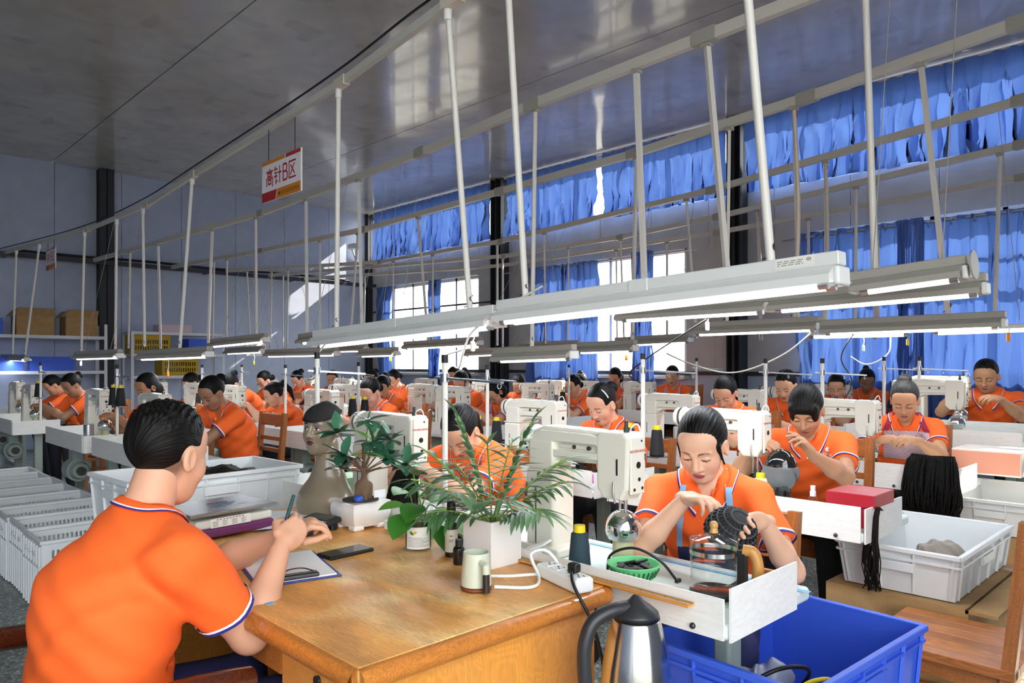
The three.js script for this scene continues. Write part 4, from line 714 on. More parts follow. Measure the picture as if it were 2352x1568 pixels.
function sewingTable(x0, z0, z1, y, label, opt = {}) { // top from x0 to x0+.5
  const g = thing('sewing_table', label, 'table', [x0, 0, (z0 + z1) / 2], 0, 'sewing tables'), L = z1 - z0, W = opt.w ?? .5;
  part('table_top', rbox(W, .04, L, .012, W / 2, y - .02, 0), M.tableTop, g);
  const th = opt.th ?? .135; part('tray_side', [box(.006, th, L - .02, -.004, y - .0375 + th / 2, 0)], M.card, g);
  part('tray_end', [box(W * .78, .13, .006, W * .39, y + .025, L / 2 + .004)], M.card, g);
  part('tray_end', [box(W * .78, .13, .006, W * .39, y + .025, -L / 2 - .004)], M.card, g);
  if (opt.screws) for (let k = 0; k < 6; k++) part('screw', sph(.008, -.009, y - .02, -L / 2 + (k + .5) * L / 6, 10, 6), M.darkMetal, g);
  for (const s of [-1, 1]) { part('leg', [rbox(.07, y - .07, .05, .01, W / 2 - .02, (y - .04) / 2 + .03, s * (L / 2 - .12))], M.tableLeg, g); part('foot', rbox(W, .05, .05, .01, W / 2, .028, s * (L / 2 - .12)), M.tableLeg, g); }
  part('crossbar', box(.04, .05, L - .25, W / 2 - .02, .2, 0), M.tableLeg, g);
  const mo = part('motor', [cyl(.09, .09, .16, 0, 0, 0, 24).rotateX(Math.PI / 2).translate(.12, y - .24, -.12), cyl(.06, .075, .06, 0, 0, 0, 20).rotateX(Math.PI / 2).translate(.12, y - .24, -.01), box(.08, .14, .12, .12, y - .11, -.12)], M.tableLeg, g);
  part('pulley', cyl(.035, .035, .02, 0, 0, 0, 18).rotateX(Math.PI / 2).translate(.12, y - .24, .035), M.machineDark, mo);
  part('treadle', box(.22, .02, .28, .24, .13, -.05), M.machineDark, g);
  return g;
}
const coneGeo = lathe([[0, 0], [.036, 0], [.037, .006], [.026, .125], [.02, .13], [.014, .13], [.014, .142], [0, .142]], 22);
const coneTop = cyl(.017, .018, .022, 0, .14, 0, 16);
function threadCone(x, y, z, m, label, top = M.yellow, s = 1) { const g = thing('thread_cone', label, 'thread cone', [x, y, z], 0, 'thread cones'); part('thread', coneGeo, m, g); part('cone_tip', coneTop, top, g); g.scale.setScalar(s); return g; }
const plateGeo = cyl(.055, .055, .004, 0, 0, 0, 22);
function threadStand(x, y, z, label, h = .62, arm = .3, plateH = .32, cones = 2, coneLabel = '', armTurn = 0) { // pole clamped to the table top
  const g = thing('thread_stand', label, 'thread stand', [x, y, z], 0, 'thread stands');
  part('pole', cyl(.011, .011, h, 0, h / 2, 0, 12), M.whitePipe, g);
  part('pole_cap', cyl(.013, .013, .03, 0, h + .01, 0, 12), M.black, g);
  const c = Math.cos(armTurn), s = Math.sin(armTurn);
  const a = part('thread_arm', [beamBox([-.04 * s, h - .06, -.04 * c], [arm * s, h - .075, arm * c], .018, .008), cyl(.017, .017, .03, 0, h - .06, 0, 12)], M.steel, g);
  for (const t of [.5, .95]) part('hook', new THREE.TorusGeometry(.009, .0018, 6, 12).translate(arm * s * t, h - .088, arm * c * t), M.steel, a);
  if (cones) {
    part('spool_arm', [beamBox([0, plateH, -.09], [0, plateH, .09], .02, .008), cyl(.017, .017, .03, 0, plateH, 0, 12)], M.steel, g);
    for (const s2 of [-1, 1].slice(0, cones)) { part('spool_plate', plateGeo.clone().translate(0, plateH + .008, s2 * .085), M.darkMetal, g); part('spindle', cyl(.003, .003, .16, 0, plateH + .09, s2 * .085, 6), M.steel, g); }
    [-1, 1].slice(0, cones).forEach((s2, i) => threadCone(x, y + plateH + .011, z + s2 * .085, M.thread, coneLabel + (i ? ', nearer cone' : ', farther cone')));
  }
  return g;
}
M.chairWoodFrame = M.chairWood;
function chairProto() { // seat centre at origin floor; backrest at +x
  const g = new THREE.Group(); g.name = 'wooden_chair'; const m = M.chairWood;
  for (let k = 0; k < 6; k++) part('plank', seatPlank[k % 3].clone().translate(0, .45, -.175 + k * .07), k % 2 ? M.chairWood : M.chairWood2, g);
  for (const [x, z] of [[-.18, -.18], [-.18, .18]]) part('leg', rbox(.035, .44, .035, .004, x, .22, z), m, g);
  for (const z of [-.185, .185]) part('back_post', [beamBox([.19, 0, z], [.19, .46, z], .04, .035), beamBox([.19, .45, z], [.235, .9, z], .04, .035)], m, g);
  part('top_rail', rbox(.025, .085, .37, .006, .229, .85, 0), m, g);
  for (const y of [.56, .64, .72]) part('slat', rbox(.018, .03, .35, .004, .205 + (y - .56) * .08, y, 0), m, g);
  for (const z of [-.18, .18]) part('stretcher', box(.36, .03, .02, 0, .2, z), m, g);
  part('apron_rail', [box(.36, .05, .02, 0, .41, -.18), box(.36, .05, .02, 0, .41, .18), box(.02, .05, .36, -.18, .41, 0)], m, g);
  return g;
}
const seatPlank = [0, 1, 2].map((k) => { const q = metreUV(rbox(.42, .03, .0685, .003), 2), uv = q.attributes.uv; for (let i = 0; i < uv.count; i++) uv.setXY(i, uv.getY(i) + k * .37, uv.getX(i) * .3 + k * .21); return q; }); M.chairWood2 = mat(0xffffff, .4, { map: woodTex(172, 108, 56, .3, 43) });
const chair0 = chairProto();
function addChair(x, z, turn, label, seatH = .45) { const c = chair0.clone(); c.name = numbered('wooden_chair'); c.position.set(x, 0, z); c.rotation.y = turn; if (seatH !== .45) c.scale.y = seatH / .45; scene.add(c); return tag(c, label, 'chair', 'wooden work chairs'); }
// ---------- the workers: head top [x, y, z], table front edge x, options ----------
const W = [
  // id phrase, top, opts
  ['woman in front holding a dark wig cap', [2.15, 1.222, -1.30], { hair: 'wisps', headCell: .003, handCell: .0035, hairCell: .0035, pitch: .42, lean: .2, hunch: .25, yaw: -.18, skin: 0xe3b295, pants: M.jeans, vee: .07,
    hands: [[2.02, .9, -1.02], [1.97, .945, -1.25]], handDir: [[-.55, .1, .75], [.75, .12, .6]], palm: [[.1, -.3, .9], [.2, -.9, .3]], curl: [[.4, .5, .55, .6], [.4, .5, .6, .7]], armR: .93, poles: [[.5, -1, -.2], [-.8, -.95, -.1]], apron: { w: .2, y0: -.16, y1: -.05, m: M.jeans, strap: M.lightBlue, sw: .01 }, face: { cheek: 0xd98f78 } }],
  ['woman with bangs, low ponytail and printed chest', [3.43, 1.272, -1.52], { hair: 'bangs', headCell: .0036, handCell: .0045, pitch: .5, yaw: -.05, skin: 0xb98868, logo: 1, buttons: 1, hands: [[3.13, .97, -1.36], [3.16, .98, -1.64]], handDir: [[-.35, .75, .5], null], palm: [[-.8, 0, .5], null], curl: [[.3, .45, .6, .7], .6] }],
  ['older woman with grey top bun and flowered apron', [4.8, 1.272, -1.52], { hair: 'topbun', hairMat: M.hairGrey, skin: 0xc9936f, pitch: .4, yaw: -.1, hands: [[4.5, .93, -1.36], [4.5, .92, -1.56]], apron: { w: .24, y0: -.08, y1: .1, m: M.floral, strap: M.burgundy, sw: .016 }, handCell: .005 }],
  ['young man at right before the long curtain', [6.7, 1.405, -1.53], { male: 1, hair: 'short', pitch: .3, yaw: -.1, skin: 0xc08c68, hands: [[6.35, 1.1, -1.36], [6.3, 1.12, -1.66]], q: 1.2 }],
  ['woman with high ponytail before the right curtain', [8.0, 1.32, -2.9], { hair: 'pony', pitch: .5, skin: 0x9a6e55, q: 1.5, yaw: .3 }],
  ['woman with parted black hair below the curtain edge', [7.0, 1.275, -2.81], { hair: 'lowbun', pitch: .35, q: 1.5 }],
  ['man with spiky hair behind the thread stand', [6.0, 1.315, -2.83], { male: 1, hair: 'spiky', pitch: .4, q: 1.35, skin: 0xd8a384 }],
  ['woman with ponytail behind the woman in front', [4.72, 1.285, -2.67], { hair: 'lowpony', pitch: .55, yaw: -.1, q: 1.2, skin: 0xd2997a }],
  ['woman in pink apron below the middle window', [7.55, 1.35, -4.98], { hair: 'lowbun', pitch: .25, q: 1.6, apron: { w: .2, y0: -.05, y1: .08, m: M.pinkCloth, strap: M.lilac, sw: .012 } }],
  ['woman with white pearl headband', [3.43, 1.252, -2.75], { hair: 'bun', pitch: .45, yaw: -.15, headCell: .0036, q: 1.1, headband: M.whitePlastic, skin: 0xd9a68a, lean: .2 }],
  ['woman with short fringe behind the pearl headband', [7.4, 1.325, -5.72], { hair: 'bob', pitch: .5, q: 1.8 }],
  ['woman with purple straps at mid distance', [6.2, 1.245, -5.38], { hair: 'lowbun', pitch: .3, q: 1.5, apron: { w: .22, y0: -.1, y1: -.06, m: M.lilac, strap: M.lilac, sw: .01 } }],
  ['worker with topknot behind the purple straps', [7.5, 1.25, -6.37], { hair: 'topbun', pitch: .5, q: 1.8 }],
  ['woman with loose black hair bent behind the palm', [2.12, 1.19, -2.5], { hair: 'lowpony', pitch: .7, lean: .42, yaw: .1, headCell: .0036, handCell: .0045, q: 1.05, skin: 0xc8967a, hands: [[1.86, .93, -2.45], [1.8, .98, -2.72]], handDir: [[-.5, -.2, .8], [-.3, -.2, .8]] }],
  ['woman with glasses bent over behind the palm tip', [4.8, 1.222, -5.16], { hair: 'bob', pitch: .75, q: 1.4, glasses: 1, apron: { w: .22, y0: -.08, y1: .02, m: M.lilac, strap: M.lilac, sw: .012 } }],
  ['woman with ponytail left of the steel post', [5.05, 1.3, -5.95], { hair: 'pony', pitch: .5, q: 1.4, yaw: .2 }],
  ['worker hidden behind the ponytail by the steel post', [6.9, 1.33, -8.3], { hair: 'bun', pitch: .4, q: 1.9 }],
  ['worker behind a machine left of the wide curtain', [6.2, 1.245, -6.24], { hair: 'bob', pitch: .6, yaw: .6, q: 1.8 }],
  ['woman with lilac straps between mannequin and steel post', [3.43, 1.255, -5.21], { hair: 'lowbun', pitch: .5, q: 1.2, skin: 0xdcab90, yaw: .1, apron: { w: .22, y0: -.1, y1: -.04, m: M.lilac, strap: M.lilac, sw: .014 } }],
  ['woman with ponytail behind the lilac strap woman', [4.4, 1.25, -6.45], { hair: 'pony', pitch: .5, q: 1.6, yaw: .3 }],
  ['worker showing hair above the lilac strap woman', [6.0, 1.285, -9.06], { hair: 'bun', pitch: .5, q: 2 }],
  ['worker with loose bun before the far window edge', [5.55, 1.295, -7.88], { hair: 'lowbun', pitch: .5, q: 1.8 }],
  ['woman with wrist watch at left', [3.43, 1.185, -6.94], { hair: 'pony', pitch: .35, lean: .35, q: 1.3, skin: 0xcf9c80, yaw: -.2 }],
  ['woman with glasses above the wrist watch woman', [4.3, 1.28, -8.95], { hair: 'lowbun', pitch: .5, q: 1.6, glasses: 1 }],
  ['worker in a purple apron by the far wall', [5.0, 1.28, -9.4], { hair: 'bun', pitch: .6, q: 1.8, apron: { w: .22, y0: -.1, y1: .06, m: M.burgundy, strap: M.burgundy, sw: .012 } }],
  ['worker seen past the hanging yellow card near the corner', [5.9, 1.275, -10.0], { hair: 'short', male: 1, pitch: .3, yaw: .7, q: 2 }],
  ['worker with only black hair above a machine at left', [3.5, 1.262, -8.08], { hair: 'bun', pitch: .9, q: 1.8 }],
  ['woman in profile with olive apron behind the seated man', [2.15, 1.282, -5.30], { hair: 'bun', pitch: .5, q: 1.1, skin: 0x9d7257, lean: .25, headCell: .004, logo: 1, buttons: 1 }],
  ['worker behind the olive apron woman', [3.4, 1.265, -8.98], { hair: 'lowbun', pitch: .7, q: 1.8 }],
  ['woman with wavy hair behind the dangling orange switch', [2.13, 1.292, -6.6], { hair: 'bob', pitch: .35, q: 1.4, skin: 0xb5805f }],
  ['woman in profile second from the left edge', [2.05, 1.272, -8.65], { hair: 'bun', pitch: .5, q: 1.4, skin: 0x9d7257 }],
  ['woman farthest left working beside the profile woman', [2.18, 1.24, -10.05], { hair: 'lowbun', pitch: .6, q: 1.7 }],
];
const near = (i) => W[i][0].split(' ').slice(0).join(' ');
W.forEach(([who, top, o], i) => {
  const needle = [top[0] - .3, 0, top[2] + (i === 13 ? .05 : -.1)], raised = i === 3 ? .12 : 0, ty = .73 + raised;
  const hands = o.hands ?? [[needle[0] + .04, ty + .21 + rr(-.03, .03), needle[2] + .09], [needle[0] + .05, ty + .2 + rr(-.03, .03), needle[2] - .09]];
  const p = person({ label: (who.replace(/^(an? )/, '')) + ', orange polo shirt', top, q: 1.2, turn: -Math.PI / 2 + [.42, .3, .34, .15][i] || -Math.PI / 2 + ((i * 37) % 11) * .035, ...o, hands, skin: o.skin ?? [0xd9a284, 0xc9926f, 0xcf9b7c][i % 3], face: { ...(o.face ?? {}) } });
  const l1 = i === 0 || i === 13, x0 = l1 ? 1.605 : top[0] - .59, z0 = top[2] - .72, z1 = top[2] + (i === 0 ? .4 : i === 1 ? .48 : .42);
  const short = who.replace(/^woman /, 'woman ');
  const lastZ = whoTables.filter((t) => Math.abs(t[0] - x0) < .3 && t[1] < z1 && t[2] > z0).length;
  if (!lastZ && i !== 13) { sewingTable(x0, z0, z1, ty, 'white trayed sewing table of the ' + short, { screws: i < 3, w: i ? .5 : .455, th: i ? .135 : .1 }); whoTables.push([x0, z0, z1]); }
  if (i === 13) { sewingTable(x0, z0 - .1, z1 + .02, ty, 'pale sewing table with white card tray behind the desk plants', {}); whoTables.push([x0, z0, z1]); }
  addMachine(needle[0], ty, needle[2], 'cream post machine of the ' + short, i === 1 ? 'none' : 'chrome');
  const seat = Math.min(.62, Math.max(.4, p.hipY - .12 * .98));
  addChair(p.g.position.x + .02, p.g.position.z, 0, 'brown wooden chair of the ' + short, seat);
});

{ // an unattended station in the sun right of the older woman, and one behind the middle rows
  sewingTable(5.5, -2.15, -1.05, .83, 'white trayed sewing table without worker before the young man', {}); addMachine(5.8, .83, -1.5, 'cream machine with chrome ball without worker before the young man', 'chrome');
}
M.darkPlastic = mat(0x2b2d30, .38); M.keyGrey = mat(0xb9bdc2, .4); M.tagBlue = mat(0x2d55b8, .4); M.jarGlass = mat(0xffffff, .03, { transmission: 1, thickness: 0, ior: 1.3 }); M.water = mat(0xf6fbfa, .02, { transmission: 1, thickness: 0, ior: 1.2 });
M.handlePale = mat(0xcfa79a, .4);
// ---------- the desk and what is on it ----------
const deskTex = (() => { const a = noiseField(16, 91), b = noiseField(64, 92), c = noiseField(8, 93), d = noiseField(128, 94); return texture(1024, 1024, (u, v) => { const g = b(u * 10, v * .6), f = a(u * 1.5 + .2 * c(u, v), v * .4); let k = 1 + .16 * (g - .5) + .22 * (f - .5) + .14 * (c(u + .3, v + .6) - .5); const sc = d(u * 1.7 + v * .8, v * .12 + u * .02) > .9 && c(u * 2, v * 2) > .45; let r = 226 * k, gg = 160 * k, bb = 80 * k; const worn = Math.max(0, c(u + .1, v + .2) + .35 * d(u * 2, v * .5) - .68) * 1.6; r += 20 * worn; gg += 48 * worn; bb += 66 * worn; if (sc) { r += 20; gg += 20; bb += 18; } if (d(u * .9 + .4, v * 1.7) > .955) { r *= .8; gg *= .8; bb *= .85; } return [r, gg, bb]; }); })();
M.desk = mat(0xffffff, 0.42, { map: deskTex, clearcoat: .12, clearcoatRoughness: .25 });
M.deskSide = mat(0xffffff, .35, { map: woodTex(222, 150, 66, .1, 97), clearcoat: .3, clearcoatRoughness: .2 });
M.deskEdge = mat(0xffffff, .35, { map: woodTex(196, 122, 50, .2, 98), clearcoat: .3 });
const DY = .76;
{ const x0 = .78, x1 = 1.585, z0 = -2.86, z1 = -1.235, xc = (x0 + x1) / 2, zc = (z0 + z1) / 2;
  const g = thing('office_desk', 'worn honey brown wooden desk in the foreground with drawers', 'desk', [xc, 0, zc]);
  const L = z1 - z0, Wd = x1 - x0;
  part('desk_top', metreUV(rbox(Wd - .03, .04, L - .03, .004, 0, DY - .02, 0), 1.15), M.desk, g);
  const mold = (a, b) => part('edge_moulding', tube([a, [(a[0] + b[0]) / 2, a[1], (a[2] + b[2]) / 2], b], .024, 6, 12), M.deskEdge, g);
  const my = DY - .025, hx = Wd / 2 - .012, hz = L / 2 - .012;
  mold([-hx, my, -hz], [-hx, my, hz]); mold([hx, my, -hz], [hx, my, hz]); mold([-hx, my, hz], [hx, my, hz]); mold([-hx, my, -hz], [hx, my, -hz]);
  part('end_panel', metreUV(box(Wd - .09, DY - .05, .02, .01, (DY - .05) / 2, L / 2 - .045), 1.2), M.deskSide, g);
  part('end_panel', metreUV(box(Wd - .09, DY - .05, .02, .01, (DY - .05) / 2, -L / 2 + .045), 1.2), M.deskSide, g);
  part('back_panel', metreUV(box(.02, DY - .1, L - .1, Wd / 2 - .05, (DY - .05) / 2 + .03, 0), 1.2), M.deskSide, g);
  for (const [pz, w] of [[L / 2 - .25, .38], [-L / 2 + .25, .38]]) {
    part('pedestal', metreUV(box(Wd - .13, DY - .12, w, .01, (DY - .12) / 2 + .05, pz), 1.2), M.deskSide, g);
    for (let k = 0; k < 3; k++) { const y = DY - .16 - k * .21; const d = part('drawer', metreUV(rbox(.022, .185, w - .03, .004, -Wd / 2 + .072, y, pz), 2), M.deskSide, g);
      part('handle', [box(.012, .022, .022, -Wd / 2 + .055, y - .02, pz - .035), box(.012, .022, .022, -Wd / 2 + .055, y - .02, pz + .035), rbox(.012, .014, .09, .004, -Wd / 2 + .044, y - .028, pz)], M.handlePale, d); part('lock', cyl(.011, .011, .01, 0, 0, 0, 16).rotateZ(Math.PI / 2).translate(-Wd / 2 + .058, y + .05, pz), M.darkMetal, d); }
  }
  part('knee_rail', metreUV(box(.02, .1, L - .9, -Wd / 2 + .08, DY - .11, 0), 1.5), M.deskEdge, g);
  part('name_sticker', box(.02, .0012, .075, -Wd / 2 + .07, DY + .001, .28), M.lightBlue, g);
}
// palm in a white cube pot
const leafMat = (c) => mat(c, .45, { transmission: .18, thickness: 0 });
M.palm = leafMat(0x4f7a4c); M.palm2 = leafMat(0x6d9468); M.palmYoung = leafMat(0x86a83c); M.ficus = mat(0x2a5a42, .28, { clearcoat: .3 }); M.ficus2 = mat(0x3b7052, .3, { clearcoat: .3 }); M.pothos = mat(0x3c7a2a, .35); M.pothos2 = mat(0x5d9a34, .35); M.soil = mat(0x3b2f26, .95); M.bark = mat(0x6f5642, .85); M.ceramic = mat(0xf0efec, .18, { clearcoat: .5 }); M.matteCeramic = mat(0xf3f2f0, .5);
function leafGeo(len, w, curl, seg = 6) { const P = [], I = []; for (let i = 0; i <= seg; i++) { const t = i / seg, ww = w * Math.sin(Math.PI * Math.min(1, t * .92 + .08)) ** .8 * (1 - .15 * t), y = -curl * len * t * t; P.push(-ww / 2, y + .12 * ww, t * len, 0, y, t * len, ww / 2, y + .12 * ww, t * len); } for (let i = 0; i < seg; i++) for (let s = 0; s < 2; s++) { const a = i * 3 + s; I.push(a, a + 3, a + 1, a + 1, a + 3, a + 4); } const g = new THREE.BufferGeometry(); g.setAttribute('position', new THREE.Float32BufferAttribute(P, 3)); g.setIndex(I); g.computeVertexNormals(); return g; }
function place(name, geo, m, parent, p, dir, up = V(0, 1, 0), s = 1) { const me = part(name, geo, m, parent); me.position.copy(p); const z = dir.clone().normalize(), x = up.clone().cross(z).normalize(), y = z.clone().cross(x); me.quaternion.setFromRotationMatrix(new THREE.Matrix4().makeBasis(x, y, z)); me.scale.setScalar(s); return me; }
{ const g = thing('potted_palm', 'feathery green palm in a white cube pot on the desk', 'plant', [1.515, DY, -1.64]);
  const s = .125, h = .135;
  part('pot', [extrude([[-s / 2, -s / 2], [s / 2, -s / 2], [s / 2, s / 2], [-s / 2, s / 2]], h, 0, [[[-s / 2 + .008, -s / 2 + .008], [s / 2 - .008, -s / 2 + .008], [s / 2 - .008, s / 2 - .008], [-s / 2 + .008, s / 2 - .008]]]).rotateX(-Math.PI / 2)], M.matteCeramic, g);
  part('soil', rbox(s - .02, .02, s - .02, .006, 0, h - .022, 0), M.soil, g);
  const lf = [leafGeo(.125, .021, .3), leafGeo(.095, .019, .25), leafGeo(.08, .016, .2)];
  const fr = [[-.5, 1.0, .3, 0], [2.4, 1.15, .3, 1], [1.05, .75, .27, 0], [.75, .9, .3, 1], [2.2, .7, .25, 0], [2.9, .75, .26, 1], [-2.6, .75, .28, 0], [-2.1, .95, .31, 1], [-1.4, .8, .28, 0], [.3, .8, .3, 0], [-2.4, 1.35, .34, 1], [1.6, .55, .23, 1], [-2.9, .5, .22, 0], [.9, 1.3, .33, 0]];
  fr.forEach(([az, el, L, mi], fi) => {
    const d = V(Math.cos(az), 0, Math.sin(az)), N = 12, pts = []; const bend = 1.15 * (1.6 - el);
    for (let i = 0; i <= N; i++) { const t = i / N, e = el - bend * t * t * .55; const prev = pts[i - 1] ?? V(d.x * .01, h - .02, d.z * .01); pts.push(i ? prev.clone().add(V(d.x * Math.cos(e), Math.sin(e), d.z * Math.cos(e)).multiplyScalar(L / N)) : prev); }
    const f = part('frond', tube(pts.map((p) => p.toArray()), .0028, 16, 5), M.palmYoung, g), m = [M.palm, M.palm2, M.palmYoung][mi];
    for (let i = 3; i <= N; i++) for (const sd of [-1, 1]) { const p = pts[i], tan = pts[i].clone().sub(pts[i - 1]).normalize(), side = tan.clone().cross(V(0, 1, 0)).normalize().multiplyScalar(sd), dir = tan.clone().multiplyScalar(.75).add(side.multiplyScalar(i === N ? .25 : .85)).add(V(0, rr(-.3, -.05), 0)); place('leaflet', lf[i < 6 ? 1 : i > 10 ? 2 : 0], m, f, p, dir, V(0, 1, 0), rr(.8, 1.1)); }
  });
}
{ // ficus bonsai
  const g = thing('bonsai_ficus', 'ficus bonsai with swollen roots in a white ceramic pot', 'plant', [1.495, DY, -2.335]);
  const pot = new THREE.BoxGeometry(.16, .085, .16, 14, 8, 14); const p = pot.attributes.position; for (let i = 0; i < p.count; i++) { const t = (p.getY(i) + .0425) / .085; const b = .86 + .2 * Math.sin(t * 2.5) + (t > .9 ? .06 : 0); let x = p.getX(i) / .08, z = p.getZ(i) / .08; const k = Math.max(Math.abs(x), Math.abs(z)) || 1, r = Math.hypot(x, z) || 1, mix = .28; const f = 1 - mix + mix * k / r * 1.1; const wav = t > .92 ? 1 + .02 * Math.cos(Math.atan2(z, x) * 8) : 1; p.setX(i, x * .08 * b * f * wav); p.setZ(i, z * .08 * b * f * wav); p.setY(i, p.getY(i) + .056); } pot.computeVertexNormals();
  part('pot', pot, M.ceramic, g); for (const x of [-1, 1]) for (const z of [-1, 1]) part('pot_foot', rbox(.045, .02, .045, .008, x * .05, .01, z * .05), M.ceramic, g);
  part('soil', cyl(.066, .066, .006, 0, .1, 0, 20), M.soil, g);
  const tr = union([[rc([-.004, .1, .0], [-.002, .15, .005], .016, .022), .008], [rc([.03, .1, .0], [.028, .145, 0], .017, .022), .008], [rc([-.03, .1, .01], [-.012, .15, .005], .007, .01), .006], [rc([.0, .1, .03], [.01, .15, .01], .008, .012), .012], [rc([.012, .155, .005], [.015, .215, 0], .014, .008), .012], [rc([.015, .2, 0], [-.05, .25, .04], .007, .004), .01], [rc([.015, .21, 0], [.06, .25, -.03], .007, .004), .01], [rc([.015, .21, 0], [.01, .3, 0], .008, .004), .01], [rc([.02, .2, .01], [.05, .22, .06], .006, .004), .01]]);
  part('trunk', isoMesh(tr, [-.1, .08, -.08], [.1, .34, .1], .0045), M.bark, g);
  const lf = leafGeo(.085, .046, .12), C = [[-.075, .255, .05], [.02, .33, .0], [.085, .25, -.04], [0, .28, .05], [.06, .28, .03], [-.03, .3, -.05], [.06, .225, .09], [-.05, .215, .0], [.12, .225, -.06], [.01, .24, .09]];
  C.map((c) => [c[0] * 1.6, .2 + (c[1] - .2) * 1.45, c[2] * 1.6]).forEach((c, ci) => { const br = part('twig', rod([.013, .2, 0], c, .0022, 5), M.bark, g); for (let k = 0; k < 9; k++) { const a = k * 2.4 + ci, el = k === 0 ? 1.3 : rr(-.35, .7), dir = V(Math.cos(a) * Math.cos(el), Math.sin(el), Math.sin(a) * Math.cos(el)); place('leaf', lf, k === 3 && ci % 3 === 0 ? M.pothos2 : k % 3 ? M.ficus : M.ficus2, br, V(...c), dir, V(0, 1, .1), rr(.75, 1.15)); } });
  part('blue_tag', sph(.018, -.035, .112, .04, 10, 8).scale(1, .8, 1).translate(0, .022, 0), M.tagBlue, g); part('label_card', box(.05, .03, .003, .07, .115, .02), M.paper, g);
}
{ // pothos in a labelled glass jar
  const g = thing('pothos_jar', 'pothos cutting in a labelled glass jar of water', 'plant', [1.455, DY, -1.93]);
  part('jar', lathe([[0, .002], [.046, .002], [.048, .006], [.048, .135], [.046, .139], [.044, .135], [.044, .007], [0, .006]], 36), M.jarGlass, g);
  part('water', lathe([[0, .008], [.0425, .008], [.0425, .085], [0, .085]], 32), mat(0x6f6d38, .05, { transmission: .85, thickness: 0, ior: 1.2 }), g);
  const t = canvasTex(256, 256, (c) => { c.fillStyle = '#f3f2ec'; c.fillRect(0, 0, 256, 256); c.strokeStyle = '#888'; c.strokeRect(6, 6, 244, 244); c.fillStyle = '#4a8a3a'; c.beginPath(); c.ellipse(60, 70, 28, 16, .8, 0, 7); c.fill(); c.fillStyle = '#d9b22a'; c.beginPath(); c.ellipse(92, 66, 24, 12, -.6, 0, 7); c.fill(); c.fillStyle = '#777'; for (let r = 0; r < 8; r++) c.fillRect(20, 120 + r * 15, 140 + (r * 53) % 80, 5); });
  part('label', new THREE.CylinderGeometry(.0486, .0486, .07, 24, 1, true, 4.78, 1.7).translate(0, .042, 0), mat(0xffffff, .6, { map: t }), g);
  part('stems', [tube([[0, .02, 0], [.01, .12, 0], [.03, .2, .02]], .0025), tube([[0, .02, .01], [-.02, .13, 0], [-.05, .19, .02]], .0025), tube([[.01, .02, 0], [.03, .14, .02], [.06, .1, .06], [.055, .05, .075]], .0025), tube([[0, .02, 0], [0, .15, .01], [-.02, .24, .0]], .0025)], M.pothos2, g);
  const lf = leafGeo(.095, .08, .2, 7);
  [[.03, .2, .02, .5, .4, .6], [-.05, .19, .02, -1, .3, .5], [-.02, .24, 0, -.5, .4, .2], [.0, .17, .03, .2, .3, 1], [-.03, .15, .03, -.8, -.2, .6], [.06, .1, .06, .5, -.5, .8], [.055, .05, .075, .4, -.8, .6], [.03, .13, .05, .6, -.3, .9], [.05, .14, .0, 1, .1, .1], [-.04, .14, -.02, -1, .1, -.4], [.06, .07, .06, .9, -.6, .2], [-.07, .12, .03, -.9, -.4, .5], [.02, .08, .06, .1, -.8, .8]].forEach(([x, y, z, a, b, c], i) => place('leaf', lf, i % 4 === 1 ? M.pothos2 : M.pothos, g, V(x, y, z), V(a, b, c), V(0, 1, .2), rr(.8, 1.15)));
}
{ // mug: pale green glaze with brown foot and a bent two-tone handle
  const g = thing('mug', 'pale green ceramic mug with brown base and dark tipped handle', 'mug', [1.3, DY, -1.47]);
  part('body', lathe([[0, .012], [.041, .012], [.042, .014], [.0345, .098], [.034, .1], [.032, .098], [.038, .02], [0, .018]], 36), mat(0xc9cfbb, .28), g);
  part('base_band', lathe([[0, 0], [.04, 0], [.0415, .004], [.042, .0125], [0, .0125]], 36), mat(0x7a3f22, .5), g);
  part('handle', [rod([-.012, .078, .034], [-.02, .074, .062], .009, 12), rod([-.02, .08, .06], [-.02, .055, .061], .0095, 12)], mat(0xc9cfbb, .28), g); part('handle_tip', rod([-.02, .056, .061], [-.02, .008, .062], .0095, 12), mat(0x26201d, .4), g);
}
{ const g = thing('bottle', 'small black bottle beside the white cube pot', 'bottle', [1.425, DY, -1.69]); part('body', lathe([[0, 0], [.0165, 0], [.0175, .003], [.0175, .046], [.013, .053], [0, .053]], 24), mat(0x0d0e11, .12), g); part('cap', cyl(.0105, .0105, .022, 0, .063, 0, 18), M.black, g); }
{ const g = thing('bottle', 'tall dark bottle with cream label behind the small one', 'bottle', [1.47, DY, -1.78]); part('body', lathe([[0, 0], [.019, 0], [.02, .003], [.02, .1], [.016, .11], [0, .11]], 24), mat(0x1c1a16, .15), g); part('label', cyl(.0204, .0204, .07, 0, .05, 0, 24, true), mat(0xcfcab8, .6), g); part('cap', lathe([[0, .108], [.014, .108], [.015, .112], [.014, .165], [.01, .17], [0, .17]], 20), M.black, g);
  const t = canvasTex(64, 64, (c) => { c.fillStyle = '#cfcab8'; c.fillRect(0, 0, 64, 64); c.fillStyle = '#333'; for (let r = 0; r < 3; r++) for (let x = 0; x < 3; x++) c.fillRect(14 + x * 13, 26 + r * 4, 8, 2); c.fillRect(20, 10, 24, 3); }); part('label_print', new THREE.CylinderGeometry(.0206, .0206, .05, 10, 1, true, 5.0, 1.2).translate(0, .05, 0), mat(0xffffff, .6, { map: t }), g); }
{ // phone
  const g = thing('phone', 'black smartphone lying on the desk', 'phone', [1.245, DY, -2.03], .06); part('case', rbox(.165, .011, .08, .005, 0, .0055, 0), M.black, g); part('screen', rbox(.155, .001, .072, .0005, 0, .0113, 0), mat(0x0b0c0e, .06), g); }
